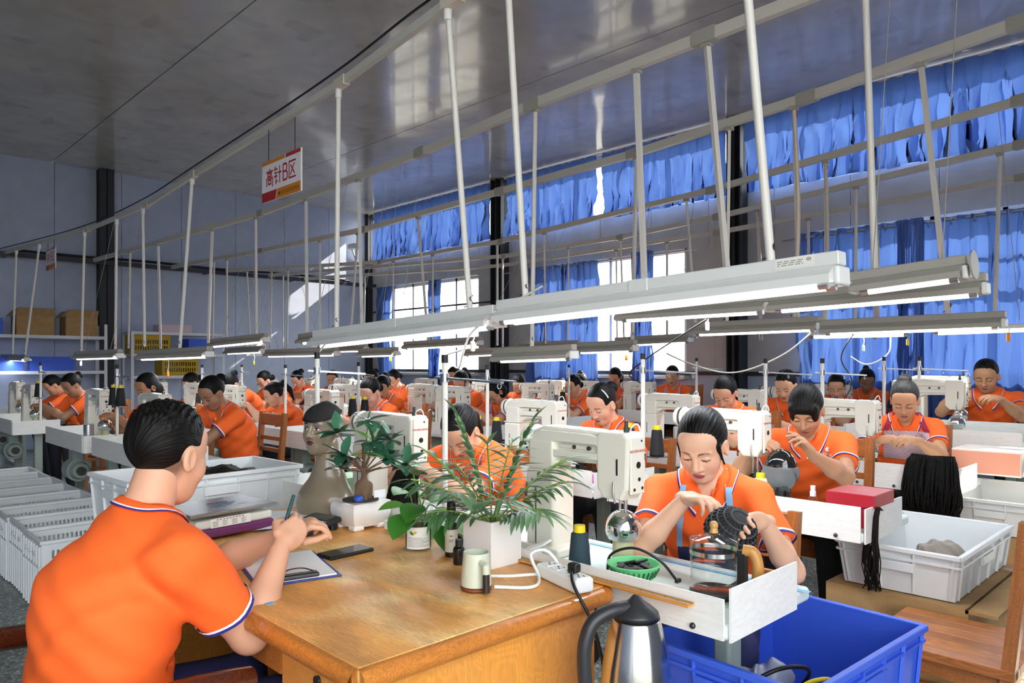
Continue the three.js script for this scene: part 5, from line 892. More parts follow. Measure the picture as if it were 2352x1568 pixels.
{ // clipboard with paper
  const g = thing('clipboard', 'blue clipboard holding white sheets beside the man', 'clipboard', [1.03, DY, -2.0], -.25);
  part('board', rbox(.235, .004, .31, .002, 0, .003, 0), mat(0x2a3f8f, .4), g);
  const pg = new THREE.PlaneGeometry(.212, .28, 12, 14).rotateX(-Math.PI / 2); const p = pg.attributes.position; for (let i = 0; i < p.count; i++) p.setY(i, .008 + .006 * Math.max(0, -p.getZ(i) * 5) * (.5 + .5 * Math.sin(p.getX(i) * 20))); pg.computeVertexNormals(); part('sheet', pg, M.paper, g); part('sheet', box(.214, .004, .283, -.002, .0065, .002), M.paper, g);
  part('clip', [rbox(.11, .012, .02, .004, 0, .014, .14), rod([-.05, .02, .135], [.05, .02, .135], .003), tube([[-.045, .02, .13], [-.02, .024, .1], [.02, .024, .1], [.045, .02, .13]], .002)], M.darkMetal, g); }
{ // calculator, screen end raised
  const g = thing('calculator', 'black and grey desk calculator with tilted screen', 'calculator', [1.31, DY, -2.385], .2);
  const tilt = new THREE.Matrix4().makeRotationZ(.14); const t = (q) => q.applyMatrix4(tilt);
  part('body', t(rbox(.2, .018, .145, .007, 0, .026, 0)), mat(0x26282b, .4), g); part('keypad_plate', t(rbox(.125, .003, .132, .001, -.03, .0355, 0)), mat(0x8f959b, .35), g); part('screen', t(rbox(.05, .003, .1, .001, .067, .036, 0)), mat(0x4b5450, .2), g); part('back_foot', rbox(.03, .03, .12, .006, .07, .016, 0), mat(0x26282b, .4), g);
  for (let i = 0; i < 5; i++) for (let j = 0; j < 6; j++) part('key', t(rbox(.018, .005, .016, .002, -.08 + i * .0235, .039, -.054 + j * .0215)), i === 4 && j === 2 ? mat(0xc98a5a, .4) : M.keyGrey, g);
}
M.pen = mat(0x1d4a48, .35);
{ // weighing scale
  const g = thing('weighing_scale', 'weighing scale with steel plate on a purple and white base', 'scale', [1.08, DY, -2.62], .12);
  part('base', rbox(.3, .035, .26, .012, 0, .028, 0), mat(0x6e2f62, .4), g); part('upper_shell', rbox(.29, .03, .25, .01, 0, .058, 0), mat(0xe6e2d6, .4), g); for (const x of [-1, 1]) for (const z of [-1, 1]) part('foot', cyl(.014, .014, .014, x * .12, .007, z * .1, 12), M.black, g);
  const t = canvasTex(256, 128, (c) => { c.fillStyle = '#ecebe2'; c.fillRect(0, 0, 256, 128); c.fillStyle = '#b33'; for (let i = 0; i < 9; i++) c.fillRect(40 + i * 20, 14, 12, 12); c.fillStyle = '#444'; for (let r = 0; r < 4; r++) for (let k = 0; k < 4; k++) c.fillRect(14 + k * 60, 44 + r * 20, 34 - (k * r * 7) % 14, 6); });
  part('rating_label', new THREE.PlaneGeometry(.15, .03).rotateX(-.1).translate(-.02, .06, .1262), mat(0xffffff, .5, { map: t }), g);
  part('pillar', cyl(.03, .04, .02, 0, .08, 0, 16), M.darkMetal, g);
  part('plate', [rbox(.33, .006, .25, .003, 0, .095, 0), box(.335, .008, .004, 0, .091, .126), box(.335, .008, .004, 0, .091, -.126)], mat(0xc4c6c6, .25, { metalness: .9 }), g);
  const t2 = canvasTex(256, 256, (c) => { c.clearRect(0, 0, 256, 256); c.fillStyle = '#b5303c'; for (let i = 0; i < 5; i++) c.fillRect(40 + i * 28, 40, 20, 22); c.fillStyle = '#4a90c2'; for (let r = 0; r < 4; r++) for (let i = 0; i < 7 - r; i++) c.fillRect(30 + i * 26, 84 + r * 30, 18, 17); c.fillStyle = '#b5303c'; c.fillRect(160, 200, 60, 9); });
  part('plate_print', new THREE.PlaneGeometry(.15, .13).rotateX(-Math.PI / 2).rotateZ(0).translate(.03, .0987, .01), mat(0xffffff, .4, { map: t2, alphaTest: .5 }), g); }
for (const [i, x, z, r, l] of [[0, 1.33, -2.66, .3, 'loose white sheet with pen notes beside the scale'], [1, 1.4, -2.58, -.2, 'curled white sheet under the mannequin bust'], [2, 1.28, -2.55, .8, 'white sheet partly under the calculator']]) {
  const pg = new THREE.PlaneGeometry(.21, .29, 10, 12).rotateX(-Math.PI / 2); const p = pg.attributes.position; for (let k = 0; k < p.count; k++) p.setY(k, .002 + i * .0015 + .012 * Math.max(0, Math.sin(p.getX(k) * 12 + p.getZ(k) * 9 + i))); pg.computeVertexNormals();
  const s = solo('paper_sheet', pg, M.paper, l, 'paper', 'loose papers'); s.position.set(x, DY, z); s.rotation.y = r; }
{ // desk power strips
  const mk = (pos, turn, L, label, tint) => { const g = thing('power_strip', label, 'power strip', pos, turn); part('body', rbox(.058, .038, L, .008, 0, .02, 0), M.whitePlastic, g); const n = Math.round(L / .055); for (let k = 0; k < n; k++) { const z = -L / 2 + .035 + k * (L - .06) / Math.max(1, n - 1); const s = part('socket', rbox(.045, .003, .036, .001, 0, .0398, z), tint, g); for (const [x, zz] of [[-.008, .006], [.008, .006], [0, -.008]]) part('slot', box(.003, .001, .008, x, .0417, z + zz), M.black, s); } return g; };
  mk([1.552, DY, -2.12], .0, .22, 'white power strip with blue labels behind the jar', mat(0xb9cbe6, .5));
  mk([1.5, DY, -1.335], -.25, .2, 'white power strip with black plug near the desk corner', M.whitePlastic);
  const pl = thing('plug', 'black plug with dark cord standing in the front power strip', 'plug', [1.49, DY + .042, -1.29]); part('body', rbox(.026, .026, .03, .006, 0, .014, 0), M.black, pl); part('cord', tube([[-.01, .014, 0], [-.05, -.01, .04], [-.045, -.1, .1], [-.03, -.25, .13], [-.08, -.45, .14], [-.06, -.6, .18]], .0045, 40, 7), M.black, pl);
}
cable([[1.33, DY + .008, -1.43], [1.4, DY + .008, -1.36], [1.47, DY + .01, -1.4], [1.5, DY + .06, -1.46], [1.53, DY + .07, -1.43], [1.55, DY + .02, -1.4], [1.45, DY + .008, -1.46], [1.38, DY + .008, -1.52]], .005, M.whitePlastic, 'white charging cable looping behind the mug');
{ const g = thing('charger', 'white folded phone charger and cable by the machine foot', 'charger', [1.67, .735, -1.62], .4); part('body', rbox(.05, .028, .05, .006, 0, .014, 0), M.whitePlastic, g); part('holder', [rbox(.07, .008, .09, .004, .0, .04, .03).rotateX(-.4)], M.whitePlastic, g); part('cord', tube([[0, .01, .03], [.04, .006, .08], [-.03, .006, .13], [.05, .006, .16]], .003), M.whitePlastic, g); }
{ const t = canvasTex(512, 32, (c) => { c.fillStyle = '#b8843a'; c.fillRect(0, 0, 512, 32); c.fillStyle = '#3d2a10'; for (let i = 0; i < 128; i++) c.fillRect(i * 4, 0, 1, i % 5 ? 8 : 15); c.font = '12px sans-serif'; for (let i = 1; i < 12; i++) c.fillText(String(i), i * 40, 28); });
  const g = thing('yardstick', 'wooden yardstick lying between the desk and the sewing table', 'ruler', [1.578, DY + .006, -1.46], 0); part('stick', rbox(.03, .008, .95, .003, 0, 0, 0), M.deskSide, g); part('scale_print', new THREE.PlaneGeometry(.95, .028).rotateX(-Math.PI / 2).rotateY(Math.PI / 2).translate(0, .0043, 0), mat(0xffffff, .5, { map: t }), g); }
{ // mannequin bust with mesh cap
  const g = thing('mannequin_head', 'bronze mannequin bust with painted face and black mesh cap', 'mannequin', [1.5, DY, -2.6], -1.2);
  const bronze = 0x8d7f6a, hs = .86, hc = V(0, .345, .012), hq = new THREE.Quaternion().setFromEuler(new THREE.Euler(-.06, 0, 0)), hm = new THREE.Matrix4().compose(hc, hq, V(hs, hs, hs));
  const head = isoMesh(headParts(false), [-.1, -.13, -.13], [.1, .14, .13], .003, faceColor(bronze, { open: 1, lip: 0x5a1f28, brow: 0x3a2c22, cheek: 0x8d7f6a, shadow: 0x5a4458 })); head.applyMatrix4(hm);
  const nk = union([[rc([0, .28, -.012], [0, .14, -.02], .045, .05), .02], [wide(rc([0, .14, -.02], [0, .05, -.01], .052, .085), .72), .05], [wide(rc([0, .06, 0], [0, .0, .0], .085, .07), .72), .03]]);
  const neck = isoMesh((x, y, z) => Math.max(nk(x, y, z), -y), [-.16, -.01, -.13], [.16, .36, .13], .007, () => lin(bronze));
  part('bust', joinGeo([head, neck]), new THREE.MeshPhysicalMaterial({ vertexColors: true, roughness: .3, clearcoat: .5, clearcoatRoughness: .2 }), g);
  const capT = texture(128, 128, (u, v) => { const k = (Math.floor(u * 64) % 2) || (Math.floor(v * 64) % 2) ? 255 : 150; return [k, k, k]; });
  const bareHead = headParts(false), cap = isoMesh((x, y, z) => Math.max(bareHead(x, y, z) - .005, -(y - .062 + .3 * z) ), [-.1, -.05, -.13], [.1, .14, .13], .0045, null, (x, y, z) => [x * 12, z * 12]); cap.applyMatrix4(hm);
  const cp = part('mesh_cap', cap, mat(0x1d1c1b, .85), g);
  const edge = []; for (let i = 0; i < 40; i++) { const a = i / 40 * 6.2832; let r = .04, x, z; do { r += .0005; x = r * Math.cos(a); z = -.01 + r * Math.sin(a); } while (bareHead(x, .062 - .3 * z, z) < .005 && r < .14); edge.push(V(x, .062 - .3 * z, z).applyMatrix4(hm).toArray()); } part('cap_band', tube(edge, .004, 60, 6, true), M.black, cp);
  const seam = []; for (let i = 0; i <= 16; i++) { const a = .5 + i / 16 * 2.4; let r = .05; while (bareHead(0, .035 + r * Math.sin(a), -.01 + r * Math.cos(a)) < .006 && r < .14) r += .0005; seam.push(V(0, .035 + r * Math.sin(a), -.01 + r * Math.cos(a)).applyMatrix4(hm).toArray()); } part('cap_seam', tube(seam, .003, 24, 5), M.black, cp);
  part('chrome_stud', sph(.018, 0, 0, 0, 14, 10).translate(0, .36, -.085), M.chrome, g);
}
// ---------- the man at the desk and his chair ----------
{ const turn = Math.PI / 2;
  const P = person({ label: 'man with short black hair writing at the wooden desk, seen from behind', top: [.67, 1.268, -1.93], turn, male: 1, size: 1.03, hair: 'spiky', q: .8, headCell: .0038, hairCell: .0045, handCell: .0045, lean: .09, hunch: .3, pitch: .16, yaw: .42, roll: .0, skin: 0xd9a486, pants: M.jeans, bulk: 1.16, shoulder: 1.0, armR: 1.1, sleeve: .66, foldScale: .75, face: { stubble: 1 }, shoulderDrop: .055,
    hands: [[1.02, .86, -2.0], [.94, .865, -1.86]], handDir: [[-.5, .35, .6], [.3, .5, .75]], palm: [[-.2, -.5, .6], [.85, -.3, .1]], curl: [[.6, .8, .9, 1], [.6, .72, .85, .95]], poles: [[.8, -.8, .2], [-.05, -1, .3]], thumb: [.8, .9] });
  const pen = thing('pen', 'dark green pen held upright by the seated man', 'pen', [.985, .93, -1.93]); part('barrel', rod([-.02, -.05, .02], [.035, .055, -.01], .005, 10), M.pen, pen); part('tip', rod([-.02, -.05, .02], [-.026, -.062, .023], .004, 8, .0006), M.black, pen);
  // armchair of dark lacquered wood
  const px = P.g.position.x, pz = P.g.position.z, g = thing('armchair', 'dark lacquered wooden armchair of the seated man', 'chair', [px, 0, pz], turn);
  const m = M.darkWood, sy = .43;
  part('seat', rbox(.52, .05, .5, .02, 0, sy, .02), m, g);
  for (const s of [-1, 1]) { part('front_leg', rod([s * .24, 0, .24], [s * .24, sy, .22], .024, 10), m, g); part('back_leg', rod([s * .22, 0, -.26], [s * .22, sy, -.2], .024, 10), m, g); part('arm_post', tube([[s * .25, sy, .14], [s * .29, sy + .1, .17], [s * .29, sy + .2, .15]], .018, 12, 8), m, g);
    part('arm_rest', tube([[s * .29, sy + .205, .24], [s * .3, sy + .225, .12], [s * .31, sy + .23, -.06], [s * .29, sy + .25, -.2], [s * .23, sy + .28, -.29]], .03, 30, 10).scale(1, 1, 1), m, g); }
  part('back_rail', tube([[-.23, sy + .28, -.29], [-.12, sy + .3, -.335], [0, sy + .305, -.345], [.12, sy + .3, -.335], [.23, sy + .28, -.29]], .03, 24, 10), m, g);
  for (const x of [-.14, -.05, .05, .14]) part('spindle', rod([x, sy, -.2], [x * 1.15, sy + .29, -.335], .012, 8), m, g);
}
// ---------- foreground right: front table things, kettle, crates ----------
threadCone(1.665, .735, -1.42, M.threadBlue, 'dark blue black thread cone standing by the front machine', M.yellow, .98);
{ // green basket with dark pieces
  const g = thing('basket', 'green plastic basket of black hair pieces on the front table', 'basket', [1.73, .735, -1.27]);
  part('bowl', lathe([[0, 0], [.045, 0], [.05, .004], [.073, .048], [.079, .05], [.078, .054], [.07, .052], [.046, .008], [0, .006]], 40), mat(0x6fd08a, .4), g);
  for (let k = 0; k < 30; k++) { const a = k / 30 * 6.2832; part('slot', beamBox([.0585 * Math.cos(a), .018, .0585 * Math.sin(a)], [.0705 * Math.cos(a), .04, .0705 * Math.sin(a)], .004, .006), mat(0x2c6b40, .6), g); }
  for (let k = 0; k < 14; k++) { const a = k * 2.4, r = .012 * Math.sqrt(k); const q = rbox(.045, .006, .02, .002).rotateY(a).rotateX(rr(-.3, .3)).translate(r * Math.cos(a), .034 + .001 * k, r * Math.sin(a)); part('hair_piece', q, M.black, g); } }
{ const g = thing('lamp_cord', 'black bent wire arching over the green basket', 'wire'); part('wire', tube([[1.72, .74, -1.36], [1.71, .8, -1.34], [1.73, .83, -1.27], [1.76, .8, -1.2], [1.79, .75, -1.17]], .004, 24, 7), M.black, g); part('end_block', rbox(.02, .012, .012, .003, 1.795, .745, -1.165), M.black, g); }
{ // glass brewing pot with wooden handle
  const g = thing('glass_pot', 'round glass pot of water with lid and wooden handle', 'pot', [1.785, .735, -1.045], .0);
  part('glass_body', lathe([[0, .015], [.06, .015], [.064, .02], [.064, .05], [.063, .1], [.0645, .125], [.0635, .145], [.0655, .15], [.0625, .15], [.0605, .145], [.0615, .1], [.061, .022], [0, .018]], 48), M.jarGlass, g);
  part('water', lathe([[0, .0195], [.0605, .0195], [.0605, .085], [0, .085]], 40), M.water, g);
  part('lid', lathe([[0, .166], [.015, .166], [.03, .162], [.062, .152], [.064, .149], [.06, .149], [.03, .158], [0, .162]], 40), M.jarGlass, g); part('lid_knob', [cyl(.009, .012, .016, 0, .176, 0, 16), sph(.012, 0, .188, 0, 16, 10)], mat(0xc79a5c, .4), g);
  part('base', lathe([[0, 0], [.062, 0], [.065, .003], [.065, .012], [.062, .015], [0, .015]], 40), M.black, g);
  part('band', cyl(.0655, .0655, .012, 0, .118, 0, 40, true), mat(0xd0d2d2, .15, { metalness: 1 }), g);
  const dx = .35, dz = .94; part('handle_core', [box(.022, .105, .02, dx * .075, .075, dz * .075)].map((q) => q), M.black, g);
  part('handle_grip', tube([[dx * .076, .128, dz * .076], [dx * .1, .126, dz * .1], [dx * .112, .1, dz * .112], [dx * .112, .05, dz * .112], [dx * .1, .018, dz * .1], [dx * .076, .016, dz * .076]], .0155, 30, 10), mat(0xc08a48, .35), g); }
{ const g = thing('sanding_board', 'dark grit board with wooden edge on the front table', 'board', [1.9, .732, -.99], .1); part('board', box(.11, .006, .13, 0, .004, 0), mat(0x33302e, .9), g); part('edge', box(.11, .008, .03, 0, .005, .075), M.chairWood, g); }
solo('tape_strip', box(.02, .001, .85, 2.0, .7318, -1.3), mat(0x7fb6de, .5), 'thin blue tape line along the front sewing table', 'tape');
{ // wig cap held by the front woman
  const g = thing('held_wig', 'dark grey wig cap with rows of black wefts held by the woman', 'wig cap', [1.93, .87, -1.08]); g.rotation.set(.5, .5, .35);
  part('cap', new THREE.SphereGeometry(.072, 36, 20, 0, 6.2832, 0, 1.75).scale(.92, 1.15, 1), mat(0x39383a, .9), g);
  for (let k = 0; k < 5; k++) { const a = .35 + k * .26; part('weft_band', new THREE.TorusGeometry(.0735 * Math.sin(a) + .001, .0035, 6, 30).rotateX(Math.PI / 2).scale(.92, 1, 1).translate(0, .0735 * Math.cos(a) * 1.15, 0), mat(0x4c4b4d, .9), g);
    for (let i = 0; i < 26; i++) { const p = i / 26 * 6.2832, b = a + .13; part('weft', rbox(.007, .006, .019, .002).rotateX(.0).applyMatrix4(new THREE.Matrix4().lookAt(V(0, 0, 0), V(Math.cos(b) * Math.cos(p), -Math.sin(b), Math.cos(b) * Math.sin(p)), V(0, 1, 0))).translate(.069 * Math.sin(b) * Math.cos(p), .0845 * Math.cos(b), .074 * Math.sin(b) * Math.sin(p)), M.thread, g); } } }
{ // steel electric kettle on white stool
  const g = thing('electric_kettle', 'brushed steel electric kettle with black handle and lid', 'kettle', [1.425, .525, -1.04], .0); g.scale.setScalar(1.16);
  const bs = texture(256, 32, (u) => { const k = 150 + 90 * n128(u * 2, .3); return [k, k, k]; }, false);
  part('body', lathe([[0, .018], [.074, .018], [.0745, .03], [.073, .06], [.068, .11], [.058, .165], [.049, .2], [.0475, .205], [0, .205]], 56), mat(0xc9c8c4, .24, { metalness: 1, roughnessMap: bs }), g);
  part('base', lathe([[0, 0], [.076, 0], [.079, .004], [.077, .018], [0, .02]], 40), M.darkPlastic, g);
  part('lid', lathe([[0, .25], [.006, .249], [.016, .238], [.03, .228], [.045, .216], [.0485, .204], [0, .203]], 40), M.darkPlastic, g);
  const hd = V(-.93, 0, -.4).normalize(), hp = (r, y) => [hd.x * r, y, hd.z * r];
  part('handle', tube([hp(.02, .226), hp(.06, .222), hp(.098, .205), hp(.116, .165), hp(.118, .11), hp(.11, .06), hp(.094, .032), hp(.07, .022)], .0145, 50, 12), M.darkPlastic, g);
  part('switch', rbox(.02, .012, .014, .004, ...hp(.1, .035)), M.black, g); part('cord', tube([hp(.08, .008), [-.12, .006, .06], [-.17, -.02, .1], [-.15, -.2, .12], [-.17, -.5, .1]], .004, 30, 6), M.black, g); }
{ const g = thing('round_stool', 'white round stool top under the kettle', 'stool', [1.45, -.023, -1.0]); part('top', lathe([[0, .548], [.15, .548], [.165, .544], [.168, .536], [.16, .525], [0, .52]], 48), M.whitePlastic, g); for (let k = 0; k < 4; k++) { const a = k * 1.5708 + .78; part('leg', rod([.1 * Math.cos(a), .52, .1 * Math.sin(a)], [.14 * Math.cos(a), 0, .14 * Math.sin(a)], .016, 10), M.whitePlastic, g); } part('button', cyl(.006, .006, .002, .1, .5485, .05, 12), M.darkMetal, g); }
// ribbed plastic crate: open box with rim, ribs and handles
function crate(name, label, cat, pos, turn, sx, h, sz, m, opt = {}) {
  const g = thing(name, label, cat, pos, turn, opt.group), t = .006, tp = opt.taper ?? .02;
  part('floor', box(sx - 2 * tp, t, sz - 2 * tp, 0, t, 0), m, g);
  const wallG = (len, dx, dz, rot) => { const q = extrude([[-len / 2 + tp, 0], [len / 2 - tp, 0], [len / 2, h], [-len / 2, h]], t); q.rotateX(Math.atan2(tp, h)).translate(0, 0, 0); return q; };
  for (const [len, off, rot] of [[sx, sz / 2, 0], [sx, sz / 2, Math.PI], [sz, sx / 2, Math.PI / 2], [sz, sx / 2, -Math.PI / 2]]) {
    const w = new THREE.Group(); const panel = wallG(len); panel.translate(0, 0, off - tp - t).rotateY(rot);
    const side = part('side', panel, m, g);
    part('rim', [rbox(len + .012, .018, .02, .004, 0, h - .006, off + .003), box(len + .004, .008, .014, 0, h - .04, off)].map((q) => q.rotateY(rot)), m, side);
    const n = Math.max(2, Math.round(len / .14)); for (let k = 0; k <= n; k++) { const x = -len / 2 + .02 + (len - .04) * k / n; part('rib', beamBox([x * (1 - tp * 2 / len), .005, off - tp + .004], [x, h - .01, off + .004], .008, .01).rotateY(rot), m, side); }
    if (!opt.noHandle) part('handle_recess', [rbox(Math.min(.16, len * .3), .035, .012, .003, 0, h - .07, off + .0)].map((q) => q.rotateY(rot)), m, side);
  }
  return g;
}
crate('plastic_crate', 'blue plastic crate with hair dryer and cables', 'crate', [1.97, .33, -.93], -.06, .66, .29, .47, M.blueCrate, {});
{ const g = thing('storage_box', 'scuffed pale crate under the blue crate', 'box', [2.0, 0, -.93], -.06); part('shell', rbox(.7, .325, .5, .01, 0, .163, 0), mat(0x9a938a, .6), g); part('rim', box(.715, .03, .515, 0, .3, 0), mat(0x8a8680, .6), g); }
{ // hair dryer
  const g = thing('hair_dryer', 'taupe hair dryer lying in the blue crate', 'hair dryer', [2.0, .45, -.84]); g.rotation.set(.15, -.75, .35);
  part('barrel', lathe([[0, -.1], [.03, -.1], [.034, -.08], [.036, .02], [.04, .07], [.034, .1], [0, .105]], 28).rotateZ(Math.PI / 2), mat(0x8d7467, .35), g); part('nozzle_ring', cyl(.031, .031, .006, 0, 0, 0, 24).rotateZ(Math.PI / 2).translate(.1, 0, 0), M.black, g); part('rear_cap', sph(.036, -.085, 0, 0, 18, 12).scale(.6, 1, 1).translate(-.03, 0, 0), mat(0x2a2532, .3), g);
  part('handle', [tube([[-.05, -.02, 0], [-.06, -.08, .005], [-.05, -.17, .01]], .02, 14, 12)], mat(0x3a3038, .3), g); part('cord', tube([[-.05, -.17, .01], [-.03, -.2, .05], [.05, -.15, .1], [.1, -.1, .06], [.06, -.08, .0], [.0, -.1, .09]], .005, 40, 7), M.black, g); }
{ const P = union([[ell([0, 0, 0], [.11, .07, .1]), .001], [ell([.08, .04, .03], [.05, .05, .05]), .04], [ell([-.08, .03, -.03], [.06, .05, .05]), .04]]); const f = (x, y, z) => P(x, y, z) + .012 * Math.sin(x * 60 + 3 * Math.sin(z * 40)) * Math.sin(y * 50 + z * 30);
  const b = solo('plastic_bag', isoMesh(f, [-.18, -.12, -.15], [.18, .14, .15], .009), mat(0xdfe6ea, .25, { transmission: .55, thickness: 0 }), 'crumpled clear plastic bag in the blue crate', 'plastic bag'); b.position.set(1.9, .43, -1.0); }
cable([[1.78, .5, -.86], [1.82, .56, -.8], [1.9, .55, -.78], [1.95, .5, -.82], [1.9, .44, -.86]], .006, M.yellow, 'yellow cable curled in the blue crate');
cable([[1.75, .52, -.95], [1.82, .57, -.88], [1.95, .54, -.86], [2.02, .47, -.9], [1.95, .4, -.95], [1.85, .41, -1.0]], .006, M.black, 'black cable coiled in the blue crate');
crate('plastic_crate', 'white plastic crate with netted hair on a cardboard box', 'crate', [3.37, .495, -.98], 0, .76, .17, .43, M.whiteCrate, { });
{ const g = thing('cardboard_box', 'large cardboard box under the white crate, with torn flaps', 'box', [3.37, 0, -.98]); part('shell', metreUV(box(.82, .49, .5, 0, .245, 0), 1.5), M.kraft, g); part('flap', metreUV(box(.82, .012, .1, 0, .484, .29).rotateX(.0), 1.5), M.kraft, g); part('tape', box(.05, .002, .5, .3, .491, 0), mat(0x9a7440, .3), g); }
crate('plastic_crate', 'white plastic crate in the sun at the right edge', 'crate', [4.75, .495, -.98], 0, .8, .17, .46, M.whiteCrate, {});
{ const g = thing('cardboard_box', 'cardboard box under the sunlit white crate', 'box', [4.75, 0, -.98]); part('shell', metreUV(box(.82, .49, .5, 0, .245, 0), 1.5), M.kraft, g); part('flap', metreUV(box(.82, .012, .06, 0, .484, .27), 1.5), M.kraft, g); }
function hank(name, label, pos, len, w, n, m, opt = {}) { // hanging bundle of hair
  const list = []; for (let k = 0; k < n; k++) { const x = rr(-1, 1), z = rr(-1, 1) * .35, e = Math.sqrt(1 - Math.min(.99, x * x)) * .25; const l = len * (1 - .25 * Math.abs(x) * rnd()); list.push(tube([[0 + (opt.over ?? .05), .0, x * w * .3], [0, .015, x * w * .42], [-.03 + z * w * .3, -l * .35, x * w * .5], [-.03 + z * w * .5 + rr(-.01, .01), -l * .7, x * w * .5 + rr(-.015, .015)], [-.02 + z * w * .5, -l, x * w * .42 + rr(-.03, .03)]], opt.r ?? .008, 8, 5)); }
  const h = solo(name, list, m, label, 'hair', null); h.position.set(...pos); return h; }
hank('hair_weft', 'long black hair bundle hanging over the white tray', [4.2, .87, -1.2], .36, .25, 300, M.hair, { r: .0045 });
hank('hair_weft', 'thin brown hair strand hanging over the tray end', [2.93, .8, -1.035], .3, .05, 40, M.hairBrown, { r: .0022 });
{ const b = solo('hair_net', isoMesh((x, y, z) => ell([0, 0, 0], [.13, .05, .09])(x, y, z) + .012 * Math.sin(x * 50 + z * 20) * Math.sin(z * 60 + y * 30), [-.18, -.08, -.14], [.18, .1, .14], .009), mat(0xa79a8d, .5, { transmission: .3, thickness: 0 }), 'netted pale brown hair bundle in the white crate', 'hair'); b.position.set(3.45, .56, -.95); }
{ const b = solo('hair_net', isoMesh((x, y, z) => ell([0, 0, 0], [.1, .045, .07])(x, y, z) + .014 * Math.sin(x * 70 + z * 30) * Math.sin(z * 80 + y * 40), [-.14, -.08, -.12], [.14, .1, .12], .009), M.hair, 'dark hair lump in the white crate', 'hair'); b.position.set(3.15, .555, -1.02); }
addChair(2.735, -.715, -Math.PI / 2, 'brown slatted wooden chair empty at the lower right corner');
{ const g = thing('gift_box', 'closed dark red box standing in the white tray', 'box', [3.02, .732, -1.12]); part('box_base', box(.2, .09, .17, 0, .045, 0), mat(0x8f1524, .4), g); part('box_lid', rbox(.212, .05, .182, .003, 0, .105, 0), mat(0xa81d2e, .38), g); part('box_print', lettering('FOXENE', .012).rotateX(-Math.PI / 2).rotateY(-Math.PI / 2).translate(0, .1305, 0), mat(0xc9806a, .5), g); }
{ const g = thing('spray_bottle', 'small clear spray bottle beside the red box', 'bottle', [3.0, .732, -1.3]); part('body', lathe([[0, 0], [.02, 0], [.021, .003], [.021, .07], [.012, .085], [0, .085]], 22), M.jarGlass, g); part('cap', [cyl(.012, .012, .02, 0, .095, 0, 16), cyl(.01, .009, .025, 0, .115, 0, 16)], M.whitePlastic, g); }
threadCone(2.98, .732, -1.52, M.threadCream, 'cream thread cone with yellow tip in the tray', M.yellow, 1.05);
{ const g = thing('wig_block_head', 'glossy black wig block wrapped in plastic before the bangs woman', 'wig block', [3.13, .74, -1.5]); part('block', isoMesh(union([[ell([0, .16, 0], [.062, .085, .072]), .001], [rc([0, .09, 0], [0, 0, 0], .04, .045), .03]]), [-.1, -.05, -.1], [.1, .26, .1], .006), M.blackGloss, g); part('plastic_wrap', isoMesh((x, y, z) => Math.max(ell([0, .15, 0], [.068, .09, .078])(x, y, z) + .004 * Math.sin(x * 120 + y * 60), y - .17), [-.1, .02, -.1], [.1, .2, .1], .007), mat(0xb9c0c4, .2, { transmission: .7, thickness: 0 }), g); }
{ const g = thing('display_box', 'salmon pink and white carton in the sunlit tray', 'box', [4.95, .735, -1.1]); part('carton', rbox(.3, .14, .34, .004, 0, .07, 0), mat(0xf0e6dc, .5), g); part('pink_side', box(.002, .12, .33, -.1515, .07, 0), mat(0xe59a80, .5), g); }
{ const g = thing('storage_jar', 'clear jar with orange lid by the front machine', 'jar', [2.93, .735, -2.0]); part('jar', lathe([[0, 0], [.032, 0], [.034, .004], [.034, .07], [0, .07]], 24), M.jarGlass, g); part('lid', cyl(.036, .036, .032, 0, .086, 0, 24), M.orangePlastic, g); }
// thread stands along the tables
for (const [x, z, h, arm, ph, n, t, l] of [[1.72, -2.12, .64, .26, .3, 0, .2, 'thick white post with cap standing behind the palm'], [1.72, -3.05, .66, .22, .2, 0, .9, 'white post behind the mannequin head'], [1.75, -6.1, .6, .2, .31, 2, 0, 'white thread stand at left with two dark cones'], [1.72, -8.4, .62, .2, .3, 1, 0, 'thread stand behind the far left tray'], [3.1, -2.22, .66, .28, .16, 2, .2, 'white thread stand with two big dark cones right of the pearl headband'], [4.4, -2.21, .64, .28, .3, 0, .2, 'thread stand above the man with spiky hair'], [4.4, -1.85, .64, .24, .25, 0, .3, 'thread stand before the right curtain, left one'], [5.8, -1.98, .66, .3, .25, 0, .2, 'thread stand before the right curtain, middle one'], [5.8, -1.74, .66, .3, .25, 0, .2, 'thread stand before the right curtain, right one'], [5.8, -3.57, .66, .24, .2, 1, .2, 'thread stand left of the dark window column'], [3.1, -3.4, .6, .25, .14, 2, 0, 'thread stand with dark cones above the palm tip'], [3.1, -6.05, .6, .2, .22, 0, .5, 'thread stand before the wrist watch woman'], [3.1, -4.87, .62, .2, .22, 2, 0, 'thread stand with cones right of the lilac strap woman'], [5.75, -5.05, .6, .2, .2, 1, 0, 'thread stand with a dark cone beside the pearl headband'], [2.9, -7.4, .6, .2, .2, 2, 0, 'far thread stand with cones before the yellow basket'], [3.85, -8.62, .6, .2, .2, 2, 0, 'far thread stand with cones before the white corner']]) threadStand(x, .73, z, l, h, arm, ph, n, 'dark cone of ' + l.replace(/ with.*| before.*| behind.*| right of.*| above.*| left of.*| beside.*/, '') + (l.match(/(before|behind|right of|above|left of|beside|at left).*/)?.[0] ? ' ' + l.match(/(before|behind|right of|above|left of|beside|at left)[^,]*/)[0] : ''), t);
